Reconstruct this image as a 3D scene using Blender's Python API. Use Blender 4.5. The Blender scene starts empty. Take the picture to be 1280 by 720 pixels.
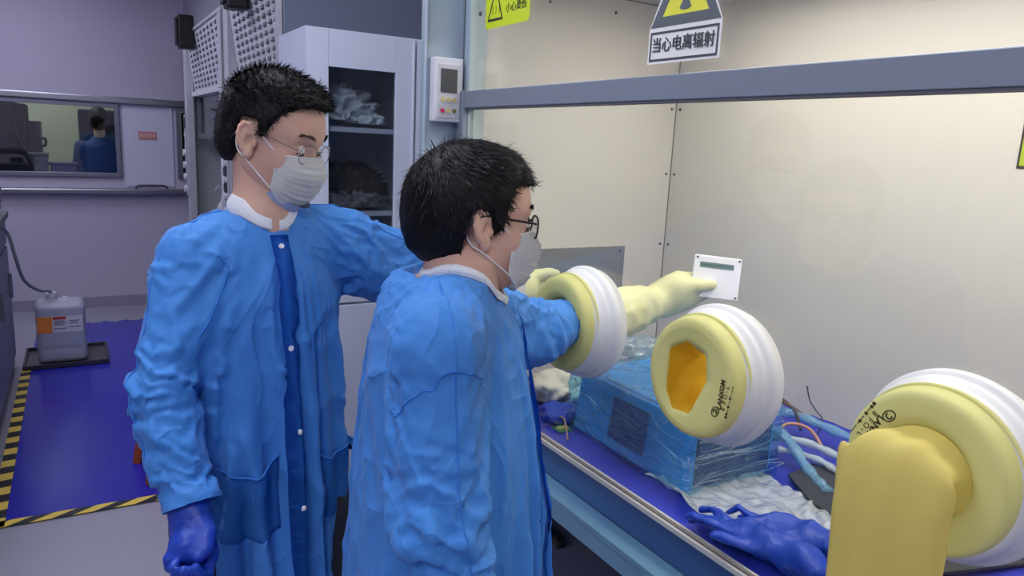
import bpy, bmesh, math, random
import numpy as np
from mathutils import Vector, Matrix, noise
from mathutils.bvhtree import BVHTree
random.seed(7); rng = np.random.default_rng(7)
S = bpy.context.scene
PI = math.pi
# ---------------------------------------------------------------- camera
cam_d = bpy.data.cameras.new('camera'); cam = bpy.data.objects.new('camera', cam_d)
S.collection.objects.link(cam)
cam_d.sensor_width = 36; cam_d.lens = 36*910/1280
cam_d.clip_start = .05; cam_d.clip_end = 60
cam.matrix_world = Matrix(((.8609, .0572, -.5055, 0), (-.5064, .1908, -.8409, 0), (.0484, .9800, .1932, 1.62), (0, 0, 0, 1)))
S.camera = cam
# ---------------------------------------------------------------- world, exposure
W = bpy.data.worlds.new('world'); S.world = W; W.use_nodes = True
W.node_tree.nodes['Background'].inputs[0].default_value = (.42, .44, .6, 1)
W.node_tree.nodes['Background'].inputs[1].default_value = .12
S.view_settings.view_transform = 'Standard'; S.view_settings.look = 'None'
S.view_settings.gamma = 1; S.view_settings.exposure = 0.0
S.view_settings.use_curve_mapping = False
# ceiling light panels: (x, y, power strength, colour); box lamp strength
ROOM_LIGHTS = [(-.9, -.9, 11), (.0, 1.5, 7.5), (-.75, 4.2, 6.8), (-.6, 6.0, 5.2)]
ROOM_COL = [(.93, .95, 1.0), (.90, .93, 1.0), (.80, .84, 1.0), (.82, .82, 1.0)]
BOX_LAMP = 12.0; BOX_COL = (1.0, .96, .87)
NEXT_ROOM = 9
# ---------------------------------------------------------------- helpers
def lin(c):
    return tuple(((v/255)/12.92 if v/255 <= .04045 else ((v/255+.055)/1.055)**2.4) for v in c)
MATS = {}
def mat(name, rgb, rough=.5, metal=0, spec=.5, bump=0, bscale=20, bdetail=3, var=0, vscale=5, trans=0, sss=0, sss_r=(1, .3, .2), coat=0, emit=0, alpha=None, sheen=0, stretch=(1, 1, 1), ior=1.45):
    if name in MATS: return MATS[name]
    m = bpy.data.materials.new(name); m.use_nodes = True
    nt = m.node_tree; b = nt.nodes['Principled BSDF']; L = nt.links.new
    c = lin(rgb)
    b.inputs['Base Color'].default_value = (*c, 1); b.inputs['Roughness'].default_value = rough
    b.inputs['Metallic'].default_value = metal; b.inputs['Specular IOR Level'].default_value = spec
    b.inputs['IOR'].default_value = ior
    if coat: b.inputs['Coat Weight'].default_value = coat; b.inputs['Coat Roughness'].default_value = .12
    if sss:
        b.inputs['Subsurface Weight'].default_value = sss; b.inputs['Subsurface Radius'].default_value = sss_r
        b.inputs['Subsurface Scale'].default_value = .012
    if sheen: b.inputs['Sheen Weight'].default_value = sheen
    if emit: b.inputs['Emission Color'].default_value = (*c, 1); b.inputs['Emission Strength'].default_value = emit
    tc = nt.nodes.new('ShaderNodeTexCoord'); mp = nt.nodes.new('ShaderNodeMapping'); L(tc.outputs['Object'], mp.inputs[0])
    mp.inputs['Scale'].default_value = stretch
    if bump:
        n = nt.nodes.new('ShaderNodeTexNoise'); n.inputs['Scale'].default_value = bscale; n.inputs['Detail'].default_value = bdetail
        L(mp.outputs[0], n.inputs['Vector'])
        bm = nt.nodes.new('ShaderNodeBump'); bm.inputs['Strength'].default_value = bump; bm.inputs['Distance'].default_value = .01
        L(n.outputs[0], bm.inputs['Height']); L(bm.outputs[0], b.inputs['Normal'])
    if var:
        n = nt.nodes.new('ShaderNodeTexNoise'); n.inputs['Scale'].default_value = vscale; n.inputs['Detail'].default_value = 4
        L(mp.outputs[0], n.inputs['Vector'])
        mx = nt.nodes.new('ShaderNodeMix'); mx.data_type = 'RGBA'
        mx.inputs['A'].default_value = (*[v*(1-var) for v in c], 1); mx.inputs['B'].default_value = (*[min(1, v*(1+var)) for v in c], 1)
        L(n.outputs[0], mx.inputs['Factor']); L(mx.outputs['Result'], b.inputs['Base Color'])
    if trans:
        t = nt.nodes.new('ShaderNodeBsdfTranslucent'); t.inputs[0].default_value = (*c, 1)
        ms = nt.nodes.new('ShaderNodeMixShader'); ms.inputs[0].default_value = trans
        L(b.outputs[0], ms.inputs[1]); L(t.outputs[0], ms.inputs[2]); L(ms.outputs[0], nt.nodes['Material Output'].inputs[0])
    MATS[name] = m; return m
def film_mat(name, tint, refl=.1, rough=.05, bump=0, bscale=30, stretch=(1, 1, 1), body=0, body_rgb=(255, 255, 255), bdist=.01):
    """thin clear sheet: see-through, with a glossy skin and optionally a milky body"""
    m = bpy.data.materials.new(name); m.use_nodes = True; nt = m.node_tree; nt.nodes.clear(); L = nt.links.new
    out = nt.nodes.new('ShaderNodeOutputMaterial'); tr = nt.nodes.new('ShaderNodeBsdfTransparent'); tr.inputs[0].default_value = (*tint, 1)
    gl = nt.nodes.new('ShaderNodeBsdfGlossy'); gl.inputs['Roughness'].default_value = rough
    fr = nt.nodes.new('ShaderNodeLayerWeight'); fr.inputs['Blend'].default_value = .5
    pw = nt.nodes.new('ShaderNodeMath'); pw.operation = 'POWER'; L(fr.outputs['Facing'], pw.inputs[0]); pw.inputs[1].default_value = 4
    ma = nt.nodes.new('ShaderNodeMath'); ma.operation = 'MULTIPLY_ADD'; ma.use_clamp = True; L(pw.outputs[0], ma.inputs[0]); ma.inputs[1].default_value = .75; ma.inputs[2].default_value = refl*.3
    ms = nt.nodes.new('ShaderNodeMixShader'); L(ma.outputs[0], ms.inputs[0]); L(gl.outputs[0], ms.inputs[2])
    if body:
        df = nt.nodes.new('ShaderNodeBsdfDiffuse'); df.inputs[0].default_value = (*lin(body_rgb), 1)
        m2 = nt.nodes.new('ShaderNodeMixShader'); m2.inputs[0].default_value = body
        L(tr.outputs[0], m2.inputs[1]); L(df.outputs[0], m2.inputs[2]); L(m2.outputs[0], ms.inputs[1])
    else: L(tr.outputs[0], ms.inputs[1])
    if bump:
        tc = nt.nodes.new('ShaderNodeTexCoord'); mp = nt.nodes.new('ShaderNodeMapping'); mp.inputs['Scale'].default_value = stretch
        n = nt.nodes.new('ShaderNodeTexNoise'); n.inputs['Scale'].default_value = bscale; n.inputs['Detail'].default_value = 5; n.inputs['Distortion'].default_value = 1.2
        bm = nt.nodes.new('ShaderNodeBump'); bm.inputs['Strength'].default_value = bump; bm.inputs['Distance'].default_value = bdist
        L(tc.outputs['Object'], mp.inputs[0]); L(mp.outputs[0], n.inputs['Vector']); L(n.outputs[0], bm.inputs['Height'])
        L(bm.outputs[0], gl.inputs['Normal']); L(bm.outputs[0], fr.inputs['Normal'])
    L(ms.outputs[0], out.inputs[0]); MATS[name] = m; return m
def tag(o, label=None, cat=None, group=None, kind=None):
    if label: o['label'] = label
    if cat: o['category'] = cat
    if group: o['group'] = group
    if kind: o['kind'] = kind
    return o
def empty(name, loc=(0, 0, 0), rz=0, label=None, cat=None, group=None):
    o = bpy.data.objects.new(name, None); S.collection.objects.link(o); o.empty_display_size = .05
    o.location = loc; o.rotation_euler = (0, 0, rz)
    return tag(o, label, cat, group)
def link(name, me, m=None, parent=None, smooth=False):
    """mesh data given in WORLD space; parents keep it there"""
    if m is not None:
        for q in (m if isinstance(m, (list, tuple)) else [m]): me.materials.append(q)
    o = bpy.data.objects.new(name, me); S.collection.objects.link(o)
    if smooth: me.shade_smooth()
    if parent is not None:
        o.parent = parent; o.matrix_parent_inverse = world_of(parent).inverted()
    return o
def world_of(o):
    M = Matrix.LocRotScale(o.location, o.rotation_euler, o.scale)
    if o.parent is not None: M = world_of(o.parent) @ o.matrix_parent_inverse @ M
    return M
def bm_obj(name, bm, m=None, parent=None, smooth=False):
    me = bpy.data.meshes.new(name); bm.normal_update(); bm.to_mesh(me); bm.free()
    return link(name, me, m, parent, smooth)
def box(bm, x0, x1, y0, y1, z0, z1, bev=0):
    r = bmesh.ops.create_cube(bm, size=1, matrix=Matrix.Translation(((x0+x1)/2, (y0+y1)/2, (z0+z1)/2)) @ Matrix.Diagonal((abs(x1-x0), abs(y1-y0), abs(z1-z0), 1)))
    if bev:
        es = list({e for v in r['verts'] for e in v.link_edges})
        bmesh.ops.bevel(bm, geom=es, offset=bev, segments=2, affect='EDGES', profile=.6)
def box_obj(name, x0, x1, y0, y1, z0, z1, m, parent=None, bev=0):
    bm = bmesh.new(); box(bm, x0, x1, y0, y1, z0, z1, bev); return bm_obj(name, bm, m, parent)
def prism(bm, pts, d):
    """pts: planar loop (Vectors), extruded by vector d"""
    vs = [bm.verts.new(p) for p in pts]; ws = [bm.verts.new(Vector(p)+Vector(d)) for p in pts]; n = len(vs)
    bm.faces.new(vs); bm.faces.new(ws[::-1])
    for i in range(n): bm.faces.new((vs[i], ws[i], ws[(i+1) % n], vs[(i+1) % n]))
    bmesh.ops.recalc_face_normals(bm, faces=bm.faces[:])
def tube(bm, pts, r, seg=8, closed=False, taper=None, flat=1, updir=None):
    pts = [Vector(p) for p in pts]; n = len(pts); rings = []; prev = None
    for i, p in enumerate(pts):
        a = pts[(i-1) % n] if (closed or i > 0) else pts[i]; b = pts[(i+1) % n] if (closed or i < n-1) else pts[i]
        t = (b-a).normalized()
        if prev is None:
            u = Vector(updir) if updir else (Vector((0, 0, 1)) if abs(t.z) < .9 else Vector((1, 0, 0)))
        else: u = prev
        u = (u - t*u.dot(t)).normalized(); v = t.cross(u); prev = u
        rr = (r(i/(n-1)) if callable(r) else r)
        rings.append([bm.verts.new(p + (u*math.cos(k*2*PI/seg)*flat + v*math.sin(k*2*PI/seg))*rr) for k in range(seg)])
    m = n if closed else n-1
    for i in range(m):
        A, B = rings[i], rings[(i+1) % n]
        for k in range(seg): bm.faces.new((A[k], A[(k+1) % seg], B[(k+1) % seg], B[k]))
    if not closed:
        bm.faces.new(rings[0][::-1]); bm.faces.new(rings[-1])
def smooth_path(pts, n=8, closed=False):
    """Catmull-Rom"""
    P = [Vector(p) for p in pts]; out = []; N = len(P)
    for i in range(N if closed else N-1):
        p0 = P[(i-1) % N] if closed or i > 0 else P[0]; p1 = P[i]; p2 = P[(i+1) % N]; p3 = P[(i+2) % N] if closed or i < N-2 else P[-1]
        for k in range(n):
            t = k/n
            out.append(.5*((2*p1)+(p2-p0)*t+(2*p0-5*p1+4*p2-p3)*t*t+(3*p1-p0-3*p2+p3)*t**3))
    if not closed: out.append(P[-1])
    return out
def tube_obj(name, pts, r, m, parent=None, seg=8, closed=False, **k):
    bm = bmesh.new(); tube(bm, pts, r, seg, closed, **k); return bm_obj(name, bm, m, parent, True)
def lathe(bm, prof, M, seg=48, cap=False):
    """prof: list of (a, r); a along local x, M places it"""
    rings = []
    for a, r in prof:
        rings.append([bm.verts.new(M @ Vector((a, r*math.cos(k*2*PI/seg), r*math.sin(k*2*PI/seg)))) for k in range(seg)])
    for A, B in zip(rings, rings[1:]):
        for k in range(seg): bm.faces.new((A[k], A[(k+1) % seg], B[(k+1) % seg], B[k]))
    if cap: bm.faces.new(rings[0][::-1]); bm.faces.new(rings[-1])
    bmesh.ops.recalc_face_normals(bm, faces=bm.faces[:])
def cyl(bm, p, q, r, seg=16, r2=None):
    p = Vector(p); q = Vector(q); d = q-p
    M = Matrix.Translation((p+q)/2) @ d.to_track_quat('Z', 'Y').to_matrix().to_4x4()
    bmesh.ops.create_cone(bm, cap_ends=True, segments=seg, radius1=r, radius2=r if r2 is None else r2, depth=d.length, matrix=M)
# ---- signed-distance modelling: everything organic is one continuous surface taken from a field
class Field:
    def __init__(s, lo, hi, h):
        s.lo = np.array(lo, float); s.h = h; s.n = np.ceil((np.array(hi)-s.lo)/h).astype(int)+1
        s.F = np.full(tuple(s.n), 9.0, np.float32)
        s.ax = [s.lo[i]+h*np.arange(s.n[i]) for i in range(3)]
    def sl(s, lo, hi):
        a = np.clip(np.floor((np.array(lo)-s.lo)/s.h).astype(int), 0, s.n); b = np.clip(np.ceil((np.array(hi)-s.lo)/s.h).astype(int)+1, 0, s.n)
        return tuple(slice(int(i), int(j)) for i, j in zip(a, b))
    def grid(s, sl):
        return (s.ax[0][sl[0]][:, None, None], s.ax[1][sl[1]][None, :, None], s.ax[2][sl[2]][None, None, :])
    def put(s, sl, d, k):
        A = s.F[sl]
        if k < 0:      # smooth subtraction
            k = -k; d = -d; h = np.clip(.5-.5*(A-d)/k, 0, 1); s.F[sl] = A*(1-h)+d*h+k*h*(1-h); return
        h = np.clip(.5+.5*(A-d)/k, 0, 1); s.F[sl] = A*(1-h)+d*h-k*h*(1-h)
    def cone(s, a, b, ra, rb, k=.01, flat=None, f=1.0):
        a = np.array(a, float); b = np.array(b, float); m = max(ra, rb)*max(1, f)+abs(k)+2*s.h
        sl = s.sl(np.minimum(a, b)-m, np.maximum(a, b)+m); x, y, z = s.grid(sl)
        X, Y, Z = x-a[0], y-a[1], z-a[2]; d = b-a
        if flat is not None:
            n = np.array(flat, float); n /= np.linalg.norm(n); q = (X*n[0]+Y*n[1]+Z*n[2])*(1/f-1); X = X+q*n[0]; Y = Y+q*n[1]; Z = Z+q*n[2]
            d = d+n*d.dot(n)*(1/f-1)
        L2 = max(d.dot(d), 1e-9); t = np.clip((X*d[0]+Y*d[1]+Z*d[2])/L2, 0, 1)
        D = np.sqrt((X-t*d[0])**2+(Y-t*d[1])**2+(Z-t*d[2])**2)-(ra+(rb-ra)*t)
        s.put(sl, D, k)
    def ell(s, c, r, k=.01, R=None):
        c = np.array(c, float); r = np.array(r, float); m = r.max()+abs(k)+2*s.h
        sl = s.sl(c-m, c+m); x, y, z = s.grid(sl); X, Y, Z = x-c[0], y-c[1], z-c[2]
        if R is not None:
            R = np.array(R); X, Y, Z = (X*R[0, i]+Y*R[1, i]+Z*R[2, i] for i in range(3))
        g = np.sqrt((X/r[0])**2+(Y/r[1])**2+(Z/r[2])**2); s.put(sl, (g-1)*r.min(), k)
    def fn(s, lo, hi, f, k=.01):
        sl = s.sl(lo, hi); x, y, z = s.grid(sl); s.put(sl, f(x, y, z), k)
    def mesh(s):
        F = s.F; I = F < 0; n = np.array(F.shape)
        c = [I[i:n[0]-1+i, j:n[1]-1+j, k:n[2]-1+k] for i in (0, 1) for j in (0, 1) for k in (0, 1)]
        sm = sum(q.astype(np.int8) for q in c); act = (sm > 0) & (sm < 8); idx = np.argwhere(act)
        ids = np.full(act.shape, -1, np.int64); ids[act] = np.arange(len(idx))
        off = [(i, j, k) for i in (0, 1) for j in (0, 1) for k in (0, 1)]
        V = np.stack([F[idx[:, 0]+o[0], idx[:, 1]+o[1], idx[:, 2]+o[2]] for o in off], 1)
        P = np.zeros((len(idx), 3)); N = np.zeros(len(idx))
        for a in range(8):
            for b in range(a+1, 8):
                oa, ob = np.array(off[a]), np.array(off[b])
                if np.abs(oa-ob).sum() != 1: continue
                m = (V[:, a] < 0) != (V[:, b] < 0); t = V[m, a]/(V[m, a]-V[m, b])
                P[m] += oa+(ob-oa)*t[:, None]; N[m] += 1
        P = s.lo+(idx+P/N[:, None])*s.h
        Q = []
        for ax in range(3):
            u, v = (ax+1) % 3, (ax+2) % 3
            A = np.take(I, range(0, n[ax]-1), ax); B = np.take(I, range(1, n[ax]), ax)
            for e, flip in ((A & ~B, False), (~A & B, True)):
                g = np.argwhere(e); g = g[(g[:, u] > 0) & (g[:, v] > 0) & (g[:, u] < n[u]-1) & (g[:, v] < n[v]-1)]
                if not len(g): continue
                du = np.zeros(3, int); du[u] = 1; dv = np.zeros(3, int); dv[v] = 1
                q = [ids[tuple((g+w).T)] for w in (-du-dv, -dv, 0*du, -du)]
                q = np.stack(q if not flip else q[::-1], 1); Q.append(q)
        return P, np.concatenate(Q)
def relax(P, Q, it=2, lam=.5):
    e = np.concatenate([Q[:, [0, 1]], Q[:, [1, 2]], Q[:, [2, 3]], Q[:, [3, 0]]]); e = np.concatenate([e, e[:, ::-1]])
    cnt = np.maximum(np.bincount(e[:, 0], minlength=len(P)), 1)[:, None]
    for _ in range(it):
        A = np.stack([np.bincount(e[:, 0], weights=P[e[:, 1], i], minlength=len(P)) for i in range(3)], 1)/cnt
        P = P+lam*(A-P)
    return P
def np_mesh(name, P, Q):
    me = bpy.data.meshes.new(name); me.from_pydata([tuple(p) for p in P], [], [tuple(int(i) for i in q) for q in Q]); me.update(); return me
def xf(P, M):
    M = np.array(M); return P @ M[:3, :3].T + M[:3, 3]
def field_obj(name, fld, m, parent=None, M=None, it=2, dis=None):
    P, Q = fld.mesh(); P = relax(P, Q, it)
    if dis is not None: P = dis(P)
    if M is not None: P = xf(P, M)
    return link(name, np_mesh(name, P, Q), m, parent, True)
def text_obj(name, s, size, M, m, parent=None, align='CENTER', depth=.0003, weight=0, sx=1):
    cu = bpy.data.curves.new(name, 'FONT'); cu.body = s; cu.size = size; cu.align_x = align; cu.align_y = 'CENTER'; cu.extrude = depth; cu.offset = weight
    cu.resolution_u = 3
    t = bpy.data.objects.new(name, cu); S.collection.objects.link(t)
    dg = bpy.context.evaluated_depsgraph_get(); me = bpy.data.meshes.new_from_object(t.evaluated_get(dg))
    S.collection.objects.unlink(t); bpy.data.objects.remove(t)
    me.transform(M @ Matrix.Diagonal((sx, 1, 1, 1)))
    return link(name, me, m, parent)
def nz(p, s, seed=0): return noise.noise(Vector((p[0]*s+seed, p[1]*s-seed*.7, p[2]*s+seed*1.3)))
# ---------------------------------------------------------------- materials
gown_m = mat('gown blue', (70, 138, 218), .6, spec=.3, bump=.3, bscale=6, bdetail=2, trans=.12, sheen=.08)
def crease_bump(m, sc=(5.5, 11), dist=.006, stretch=(1, 1, .55)):
    nt = m.node_tree; L = nt.links.new; b = nt.nodes['Principled BSDF']; tc = next(n for n in nt.nodes if n.bl_idname == 'ShaderNodeTexCoord'); tot = None
    mp = nt.nodes.new('ShaderNodeMapping'); mp.inputs['Scale'].default_value = stretch; L(tc.outputs['Object'], mp.inputs[0])
    for s_ in sc:
        n = nt.nodes.new('ShaderNodeTexNoise'); n.inputs['Scale'].default_value = s_; n.inputs['Detail'].default_value = 1.5; n.inputs['Distortion'].default_value = .8; L(mp.outputs[0], n.inputs['Vector'])
        q = nt.nodes.new('ShaderNodeMath'); q.operation = 'SUBTRACT'; L(n.outputs[0], q.inputs[0]); q.inputs[1].default_value = .5
        ab = nt.nodes.new('ShaderNodeMath'); ab.operation = 'ABSOLUTE'; L(q.outputs[0], ab.inputs[0])
        mu = nt.nodes.new('ShaderNodeMath'); mu.operation = 'MULTIPLY'; L(ab.outputs[0], mu.inputs[0]); mu.inputs[1].default_value = -22
        ex = nt.nodes.new('ShaderNodeMath'); ex.operation = 'EXPONENT'; L(mu.outputs[0], ex.inputs[0])
        if tot is None: tot = ex
        else: ad = nt.nodes.new('ShaderNodeMath'); ad.operation = 'ADD'; L(tot.outputs[0], ad.inputs[0]); L(ex.outputs[0], ad.inputs[1]); tot = ad
    bm = nt.nodes.new('ShaderNodeBump'); bm.inputs['Strength'].default_value = .4; bm.inputs['Distance'].default_value = dist; L(tot.outputs[0], bm.inputs['Height'])
    old = b.inputs['Normal'].links[0].from_socket if b.inputs['Normal'].links else None
    if old: L(old, bm.inputs['Normal'])
    L(bm.outputs[0], b.inputs['Normal'])
crease_bump(gown_m)
gown_seam = mat('gown seam', (52, 118, 205), .6, spec=.3)
cuff_w = mat('knit white', (232, 234, 240), .85, bump=.4, bscale=400)
skin_m = mat('skin', (214, 172, 152), .5, spec=.4, sss=.15, var=.08, vscale=30, bump=.12, bscale=260)
hair_m = mat('black hair', (15, 14, 17), .5, spec=.22)
nitrile = mat('blue nitrile', (32, 68, 178), .42, bump=.2, bscale=90)
mask_m = mat('mask outer', (244, 246, 246), .8, bump=.15, bscale=300, trans=.15)
mask_b = mat('mask edge', (165, 180, 215), .8)
ear_loop = mat('white elastic', (236, 236, 240), .7)
black_m = mat('black plastic', (22, 22, 25), .4)
eye_w = mat('eye white', (225, 220, 215), .25); iris = mat('iris dark', (28, 18, 14), .15)
lip_m = skin_m
white_ring = mat('port white', (212, 212, 212), .38, spec=.5, sss=.1, sss_r=(1, 1, 1))
yellow_m = mat('glove yellow', (230, 226, 150), .45, spec=.45, bump=.12, bscale=60, trans=.32, var=.05, vscale=8)
yellow_deep = mat('glove yellow sleeve', (228, 210, 118), .5, spec=.4, bump=.15, bscale=40, trans=.3)
orange_in = mat('glove inner amber', (246, 200, 60), .5, trans=.6)
cream = mat('box panel cream', (214, 210, 198), .38, spec=.4, bump=.03, bscale=3, var=.03, vscale=1.5)
cream_d = mat('seam dark', (120, 116, 108), .6)
alu = mat('frame grey', (138, 146, 160), .38, metal=.35, var=.04, vscale=3)
alu_l = mat('column pale grey', (150, 165, 180), .42, metal=.1, var=.03, vscale=2)
steel = mat('steel brushed', (150, 152, 160), .28, metal=.9, bump=.05, bscale=40, stretch=(1, 30, 30))
steel_d = mat('steel dark', (96, 96, 108), .35, metal=.8)
lipm = mat('sill lip', (214, 208, 200), .35, metal=.3)
darkblue = mat('sill face', (70, 96, 142), .3, metal=.5)
teal = mat('ledge steel', (138, 184, 208), .3, metal=.55, bump=.06, bscale=30, stretch=(30, 1, 30))
charcoal = mat('charcoal', (38, 38, 44), .6)
sheetb = mat('blue sheet', (44, 52, 172), .4, bump=.5, bscale=6, bdetail=5, coat=.2)
cab_w = mat('cabinet white', (212, 217, 238), .38, spec=.4)
hood_g = mat('hood grey', (186, 187, 194), .45, var=.03)
hood_w = mat('hood light', (206, 207, 214), .45)
wall_m = mat('wall paint', (190, 184, 204), .75, bump=.04, bscale=60, var=.03, vscale=.6)
ceil_m = mat('ceiling paint', (205, 205, 212), .8)
floor_m = mat('floor vinyl grey', (158, 156, 172), .28, spec=.45, var=.07, vscale=2.2, bump=.02, bscale=3)
mat_blue = mat('floor mat blue', (40, 40, 170), .2, spec=.55, var=.12, vscale=1.3, bump=.06, bscale=7)
glass_m = film_mat('clear pane', (.985, .99, .985), refl=.12, rough=.02)
glass_d = film_mat('dark pane', (.8, .82, .84), refl=.2, rough=.02)
# ================================================================ the setting
def struct(name, *a, **k): return tag(box_obj(name, *a, **k), kind='structure')
struct('floor', -2.4, 3.2, -2.6, 7.5, -.1, 0, floor_m)
struct('ceiling', -2.4, 3.2, -2.6, 7.5, 3.0, 3.1, ceil_m)
struct('wall_left', -2.5, -2.4, -2.6, 7.5, 0, 3.0, wall_m)
struct('wall_right', 3.2, 3.3, -2.6, 7.5, 0, 3.0, wall_m)
struct('wall_front', -2.4, 3.2, -2.7, -2.6, 0, 3.0, wall_m)
# back wall at y = 7.4 with two window openings
YB = 7.4
w1 = (-1.6, .345, 1.165, 1.80); w2 = (.80, 1.9, 1.165, 1.80)
bm = bmesh.new()
box(bm, -2.4, 3.2, YB, YB+.1, 0, w1[2]); box(bm, -2.4, 3.2, YB, YB+.1, w1[3], 3.0)
box(bm, -2.4, w1[0], YB, YB+.1, w1[2], w1[3]); box(bm, w1[1], w2[0], YB, YB+.1, w1[2], w1[3]); box(bm, w2[1], 3.2, YB, YB+.1, w1[2], w1[3])
tag(bm_obj('wall_back', bm, wall_m), kind='structure')
panel_w = mat('panel white', (206, 206, 226), .5)
tag(box_obj('trim_1', w1[1]+.03, w2[0]-.03, YB-.012, YB, 1.09, 1.80, panel_w), 'white panel between the two windows in the back wall', kind='structure')
winfr = mat('window frame metal', (128, 128, 144), .35, metal=.6)
def window(n, w, gm):
    x0, x1, z0, z1 = w; t = .035
    bm = bmesh.new()
    box(bm, x0, x1, YB-.03, YB+.06, z0-.0, z0+t, .003); box(bm, x0, x1, YB-.03, YB+.06, z1-t, z1, .003)
    box(bm, x0, x0+t, YB-.03, YB+.06, z0+t, z1-t, .003); box(bm, x1-t, x1, YB-.03, YB+.06, z0+t, z1-t, .003)
    o = tag(bm_obj('window_%d' % n, bm, winfr), kind='structure')
    box_obj('window_pane', x0+t, x1-t, YB+.01, YB+.016, z0+t, z1-t, gm, o)
    return o
window(1, w1, glass_d); w = window(2, w2, glass_d)
# dark slatted blind behind window 2
for k in range(26):
    box_obj('blind_slat', w2[0]+.05+k*.04, w2[0]+.085+k*.04, YB+.045, YB+.05, w2[2]+.04, w2[3]-.04, charcoal, w)
# steel rails along the back wall
struct('trim_2', -2.4, .95, YB-.05, YB, 1.80, 1.86, steel, bev=.012)
struct('trim_3', -2.4, .95, YB-.09, YB, 1.015, 1.07, steel, bev=.014)
hm = mat('handle dark', (84, 74, 84), .5)
t = tube_obj('rail_handle', smooth_path([(.44, YB-.12, 1.075), (.46, YB-.12, 1.10), (.52, YB-.12, 1.105), (.62, YB-.12, 1.105), (.68, YB-.12, 1.10), (.70, YB-.12, 1.075)], 4), .009, hm)
tag(t, 'dark pull handle on the lower steel rail under the white panel', 'handle')
lab = box_obj('wall_label', .49, .635, YB-.018, YB-.012, 1.505, 1.575, mat('label orange', (196, 136, 132), .6)); tag(lab, 'small orange notice stuck on the white panel between the windows', 'notice')
for k in range(5): box_obj('print', .502+k*.026, .518+k*.026, YB-.0185, YB-.018, 1.525+.002*(k % 2), 1.556, mat('label print', (214, 176, 172), .6), lab)
struct('baseboard_back', -2.4, 3.2, YB-.02, YB, 0, .095, mat('baseboard', (150, 146, 166), .4, spec=.5))
# the lit room behind window 1
nr = mat('next room green', (200, 206, 190), .8)
struct('wall_next_room_back', -2.4, 1.1, 9.6, 9.7, 0, 3.0, nr)
struct('wall_next_room_left', -2.5, -2.4, 7.5, 9.6, 0, 3.0, nr)
struct('wall_next_room_right', 1.1, 1.2, 7.5, 9.6, 0, 3.0, nr)
struct('floor_next_room', -2.4, 1.1, 7.5, 9.6, -.1, 0, floor_m)
struct('ceiling_next_room', -2.4, 1.1, 7.5, 9.6, 3.0, 3.1, ceil_m)
# ---- light panels
def ceiling_light(x, y, z, sx, sy, power, col, label, cat='lamp', name='ceiling_light', group=None):
    r = empty(name, (x, y, z), 0, label, cat, group)
    bm = bmesh.new()
    for a in ((-sx, -sx+.03, -sy, sy), (sx-.03, sx, -sy, sy), (-sx+.03, sx-.03, -sy, -sy+.03), (-sx+.03, sx-.03, sy-.03, sy)):
        box(bm, x+a[0], x+a[1], y+a[2], y+a[3], z-.025, z)
    bm_obj('frame', bm, mat('lamp frame', (225, 225, 228), .5), r)
    m = bpy.data.materials.new('lamp diffuser'); m.use_nodes = True; b = m.node_tree.nodes['Principled BSDF']
    b.inputs['Base Color'].default_value = (.9, .9, .9, 1); b.inputs['Emission Color'].default_value = (*col, 1); b.inputs['Emission Strength'].default_value = power
    box_obj('diffuser', x-sx+.03, x+sx-.03, y-sy+.03, y+sy-.03, z-.018, z-.006, m, r)
    return r
CL = ['square ceiling light panel nearest the camera', 'square ceiling light panel above the two people', 'square ceiling light panel over the blue floor mat', 'square ceiling light panel close to the back wall']
for (x, y, p), lb, rc in zip(ROOM_LIGHTS, CL, ROOM_COL): ceiling_light(x, y, 3.0, .6, .6, p, rc, lb, group='ceiling light panels')
ceiling_light(-.6, 8.6, 3.0, .5, .5, NEXT_ROOM, (.95, 1, .86), 'ceiling light panel in the room behind the window', group=None)
# ---- things in the next room, seen through window 1
sh = empty('storage_shelf', (-.62, 8.3, 1.0), 0, 'dark grey stepped storage rack at the left of the back window', 'shelf')
dk = mat('rack grey', (66, 66, 84), .6); dk2 = mat('rack dark', (34, 34, 48), .6)
bm = bmesh.new()
box(bm, -1.2, -.45, 8.1, 8.6, 1.0, 1.83, .01); bm_obj('tall_unit', bm, dk, sh)
box_obj('middle_unit', -.45, -.37, 8.1, 8.6, 1.0, 1.77, dk, sh, .01); box_obj('low_unit', -.37, -.27, 8.1, 8.6, 1.0, 1.62, dk, sh, .01)
for z in (1.25, 1.4): tube_obj('side_handle', smooth_path([(-.27, 8.2, z), (-.24, 8.2, z), (-.235, 8.2, z+.06), (-.27, 8.2, z+.06)], 4), .012, dk2, sh)
bg = box_obj('dark_curtain', -1.5, -.55, 7.75, 7.9, .2, 1.75, dk2); tag(bg, 'dark rounded cover hanging inside the back window at its far left', 'cover')
me = bg.data; bm = bmesh.new(); prism(bm, [(-1.5, 7.56, .02), (-.30, 7.56, .02), (-.28, 7.56, .9), (-.33, 7.56, 1.28), (-.42, 7.56, 1.5), (-.62, 7.56, 1.72), (-.8, 7.56, 1.80), (-1.5, 7.56, 1.83)], (0, .12, 0)); bm.to_mesh(me); bm.free()
c = empty('storage_box', (-.3, 7.95, 0), 0, 'pale grey plastic box standing inside the back window', 'box')
box_obj('body', -.40, -.22, 7.8, 8.05, 1.0, 1.31, mat('box grey', (120, 122, 150), .5), c, .02); box_obj('lid', -.41, -.21, 7.79, 8.06, 1.31, 1.34, mat('box lid grey', (92, 92, 112), .5), c, .008)
c = empty('storage_box', (-.1, 7.95, 0), 0, 'low blue plastic box at the right of the grey box inside the back window', 'box')
box_obj('body', .0-.205, .0, 7.82, 8.05, 1.0, 1.235, mat('box blue', (84, 100, 158), .5), c, .01); box_obj('rim', -.215, .01, 7.81, 8.06, 1.235, 1.26, mat('box rim blue', (60, 70, 118), .5), c, .005)
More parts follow.
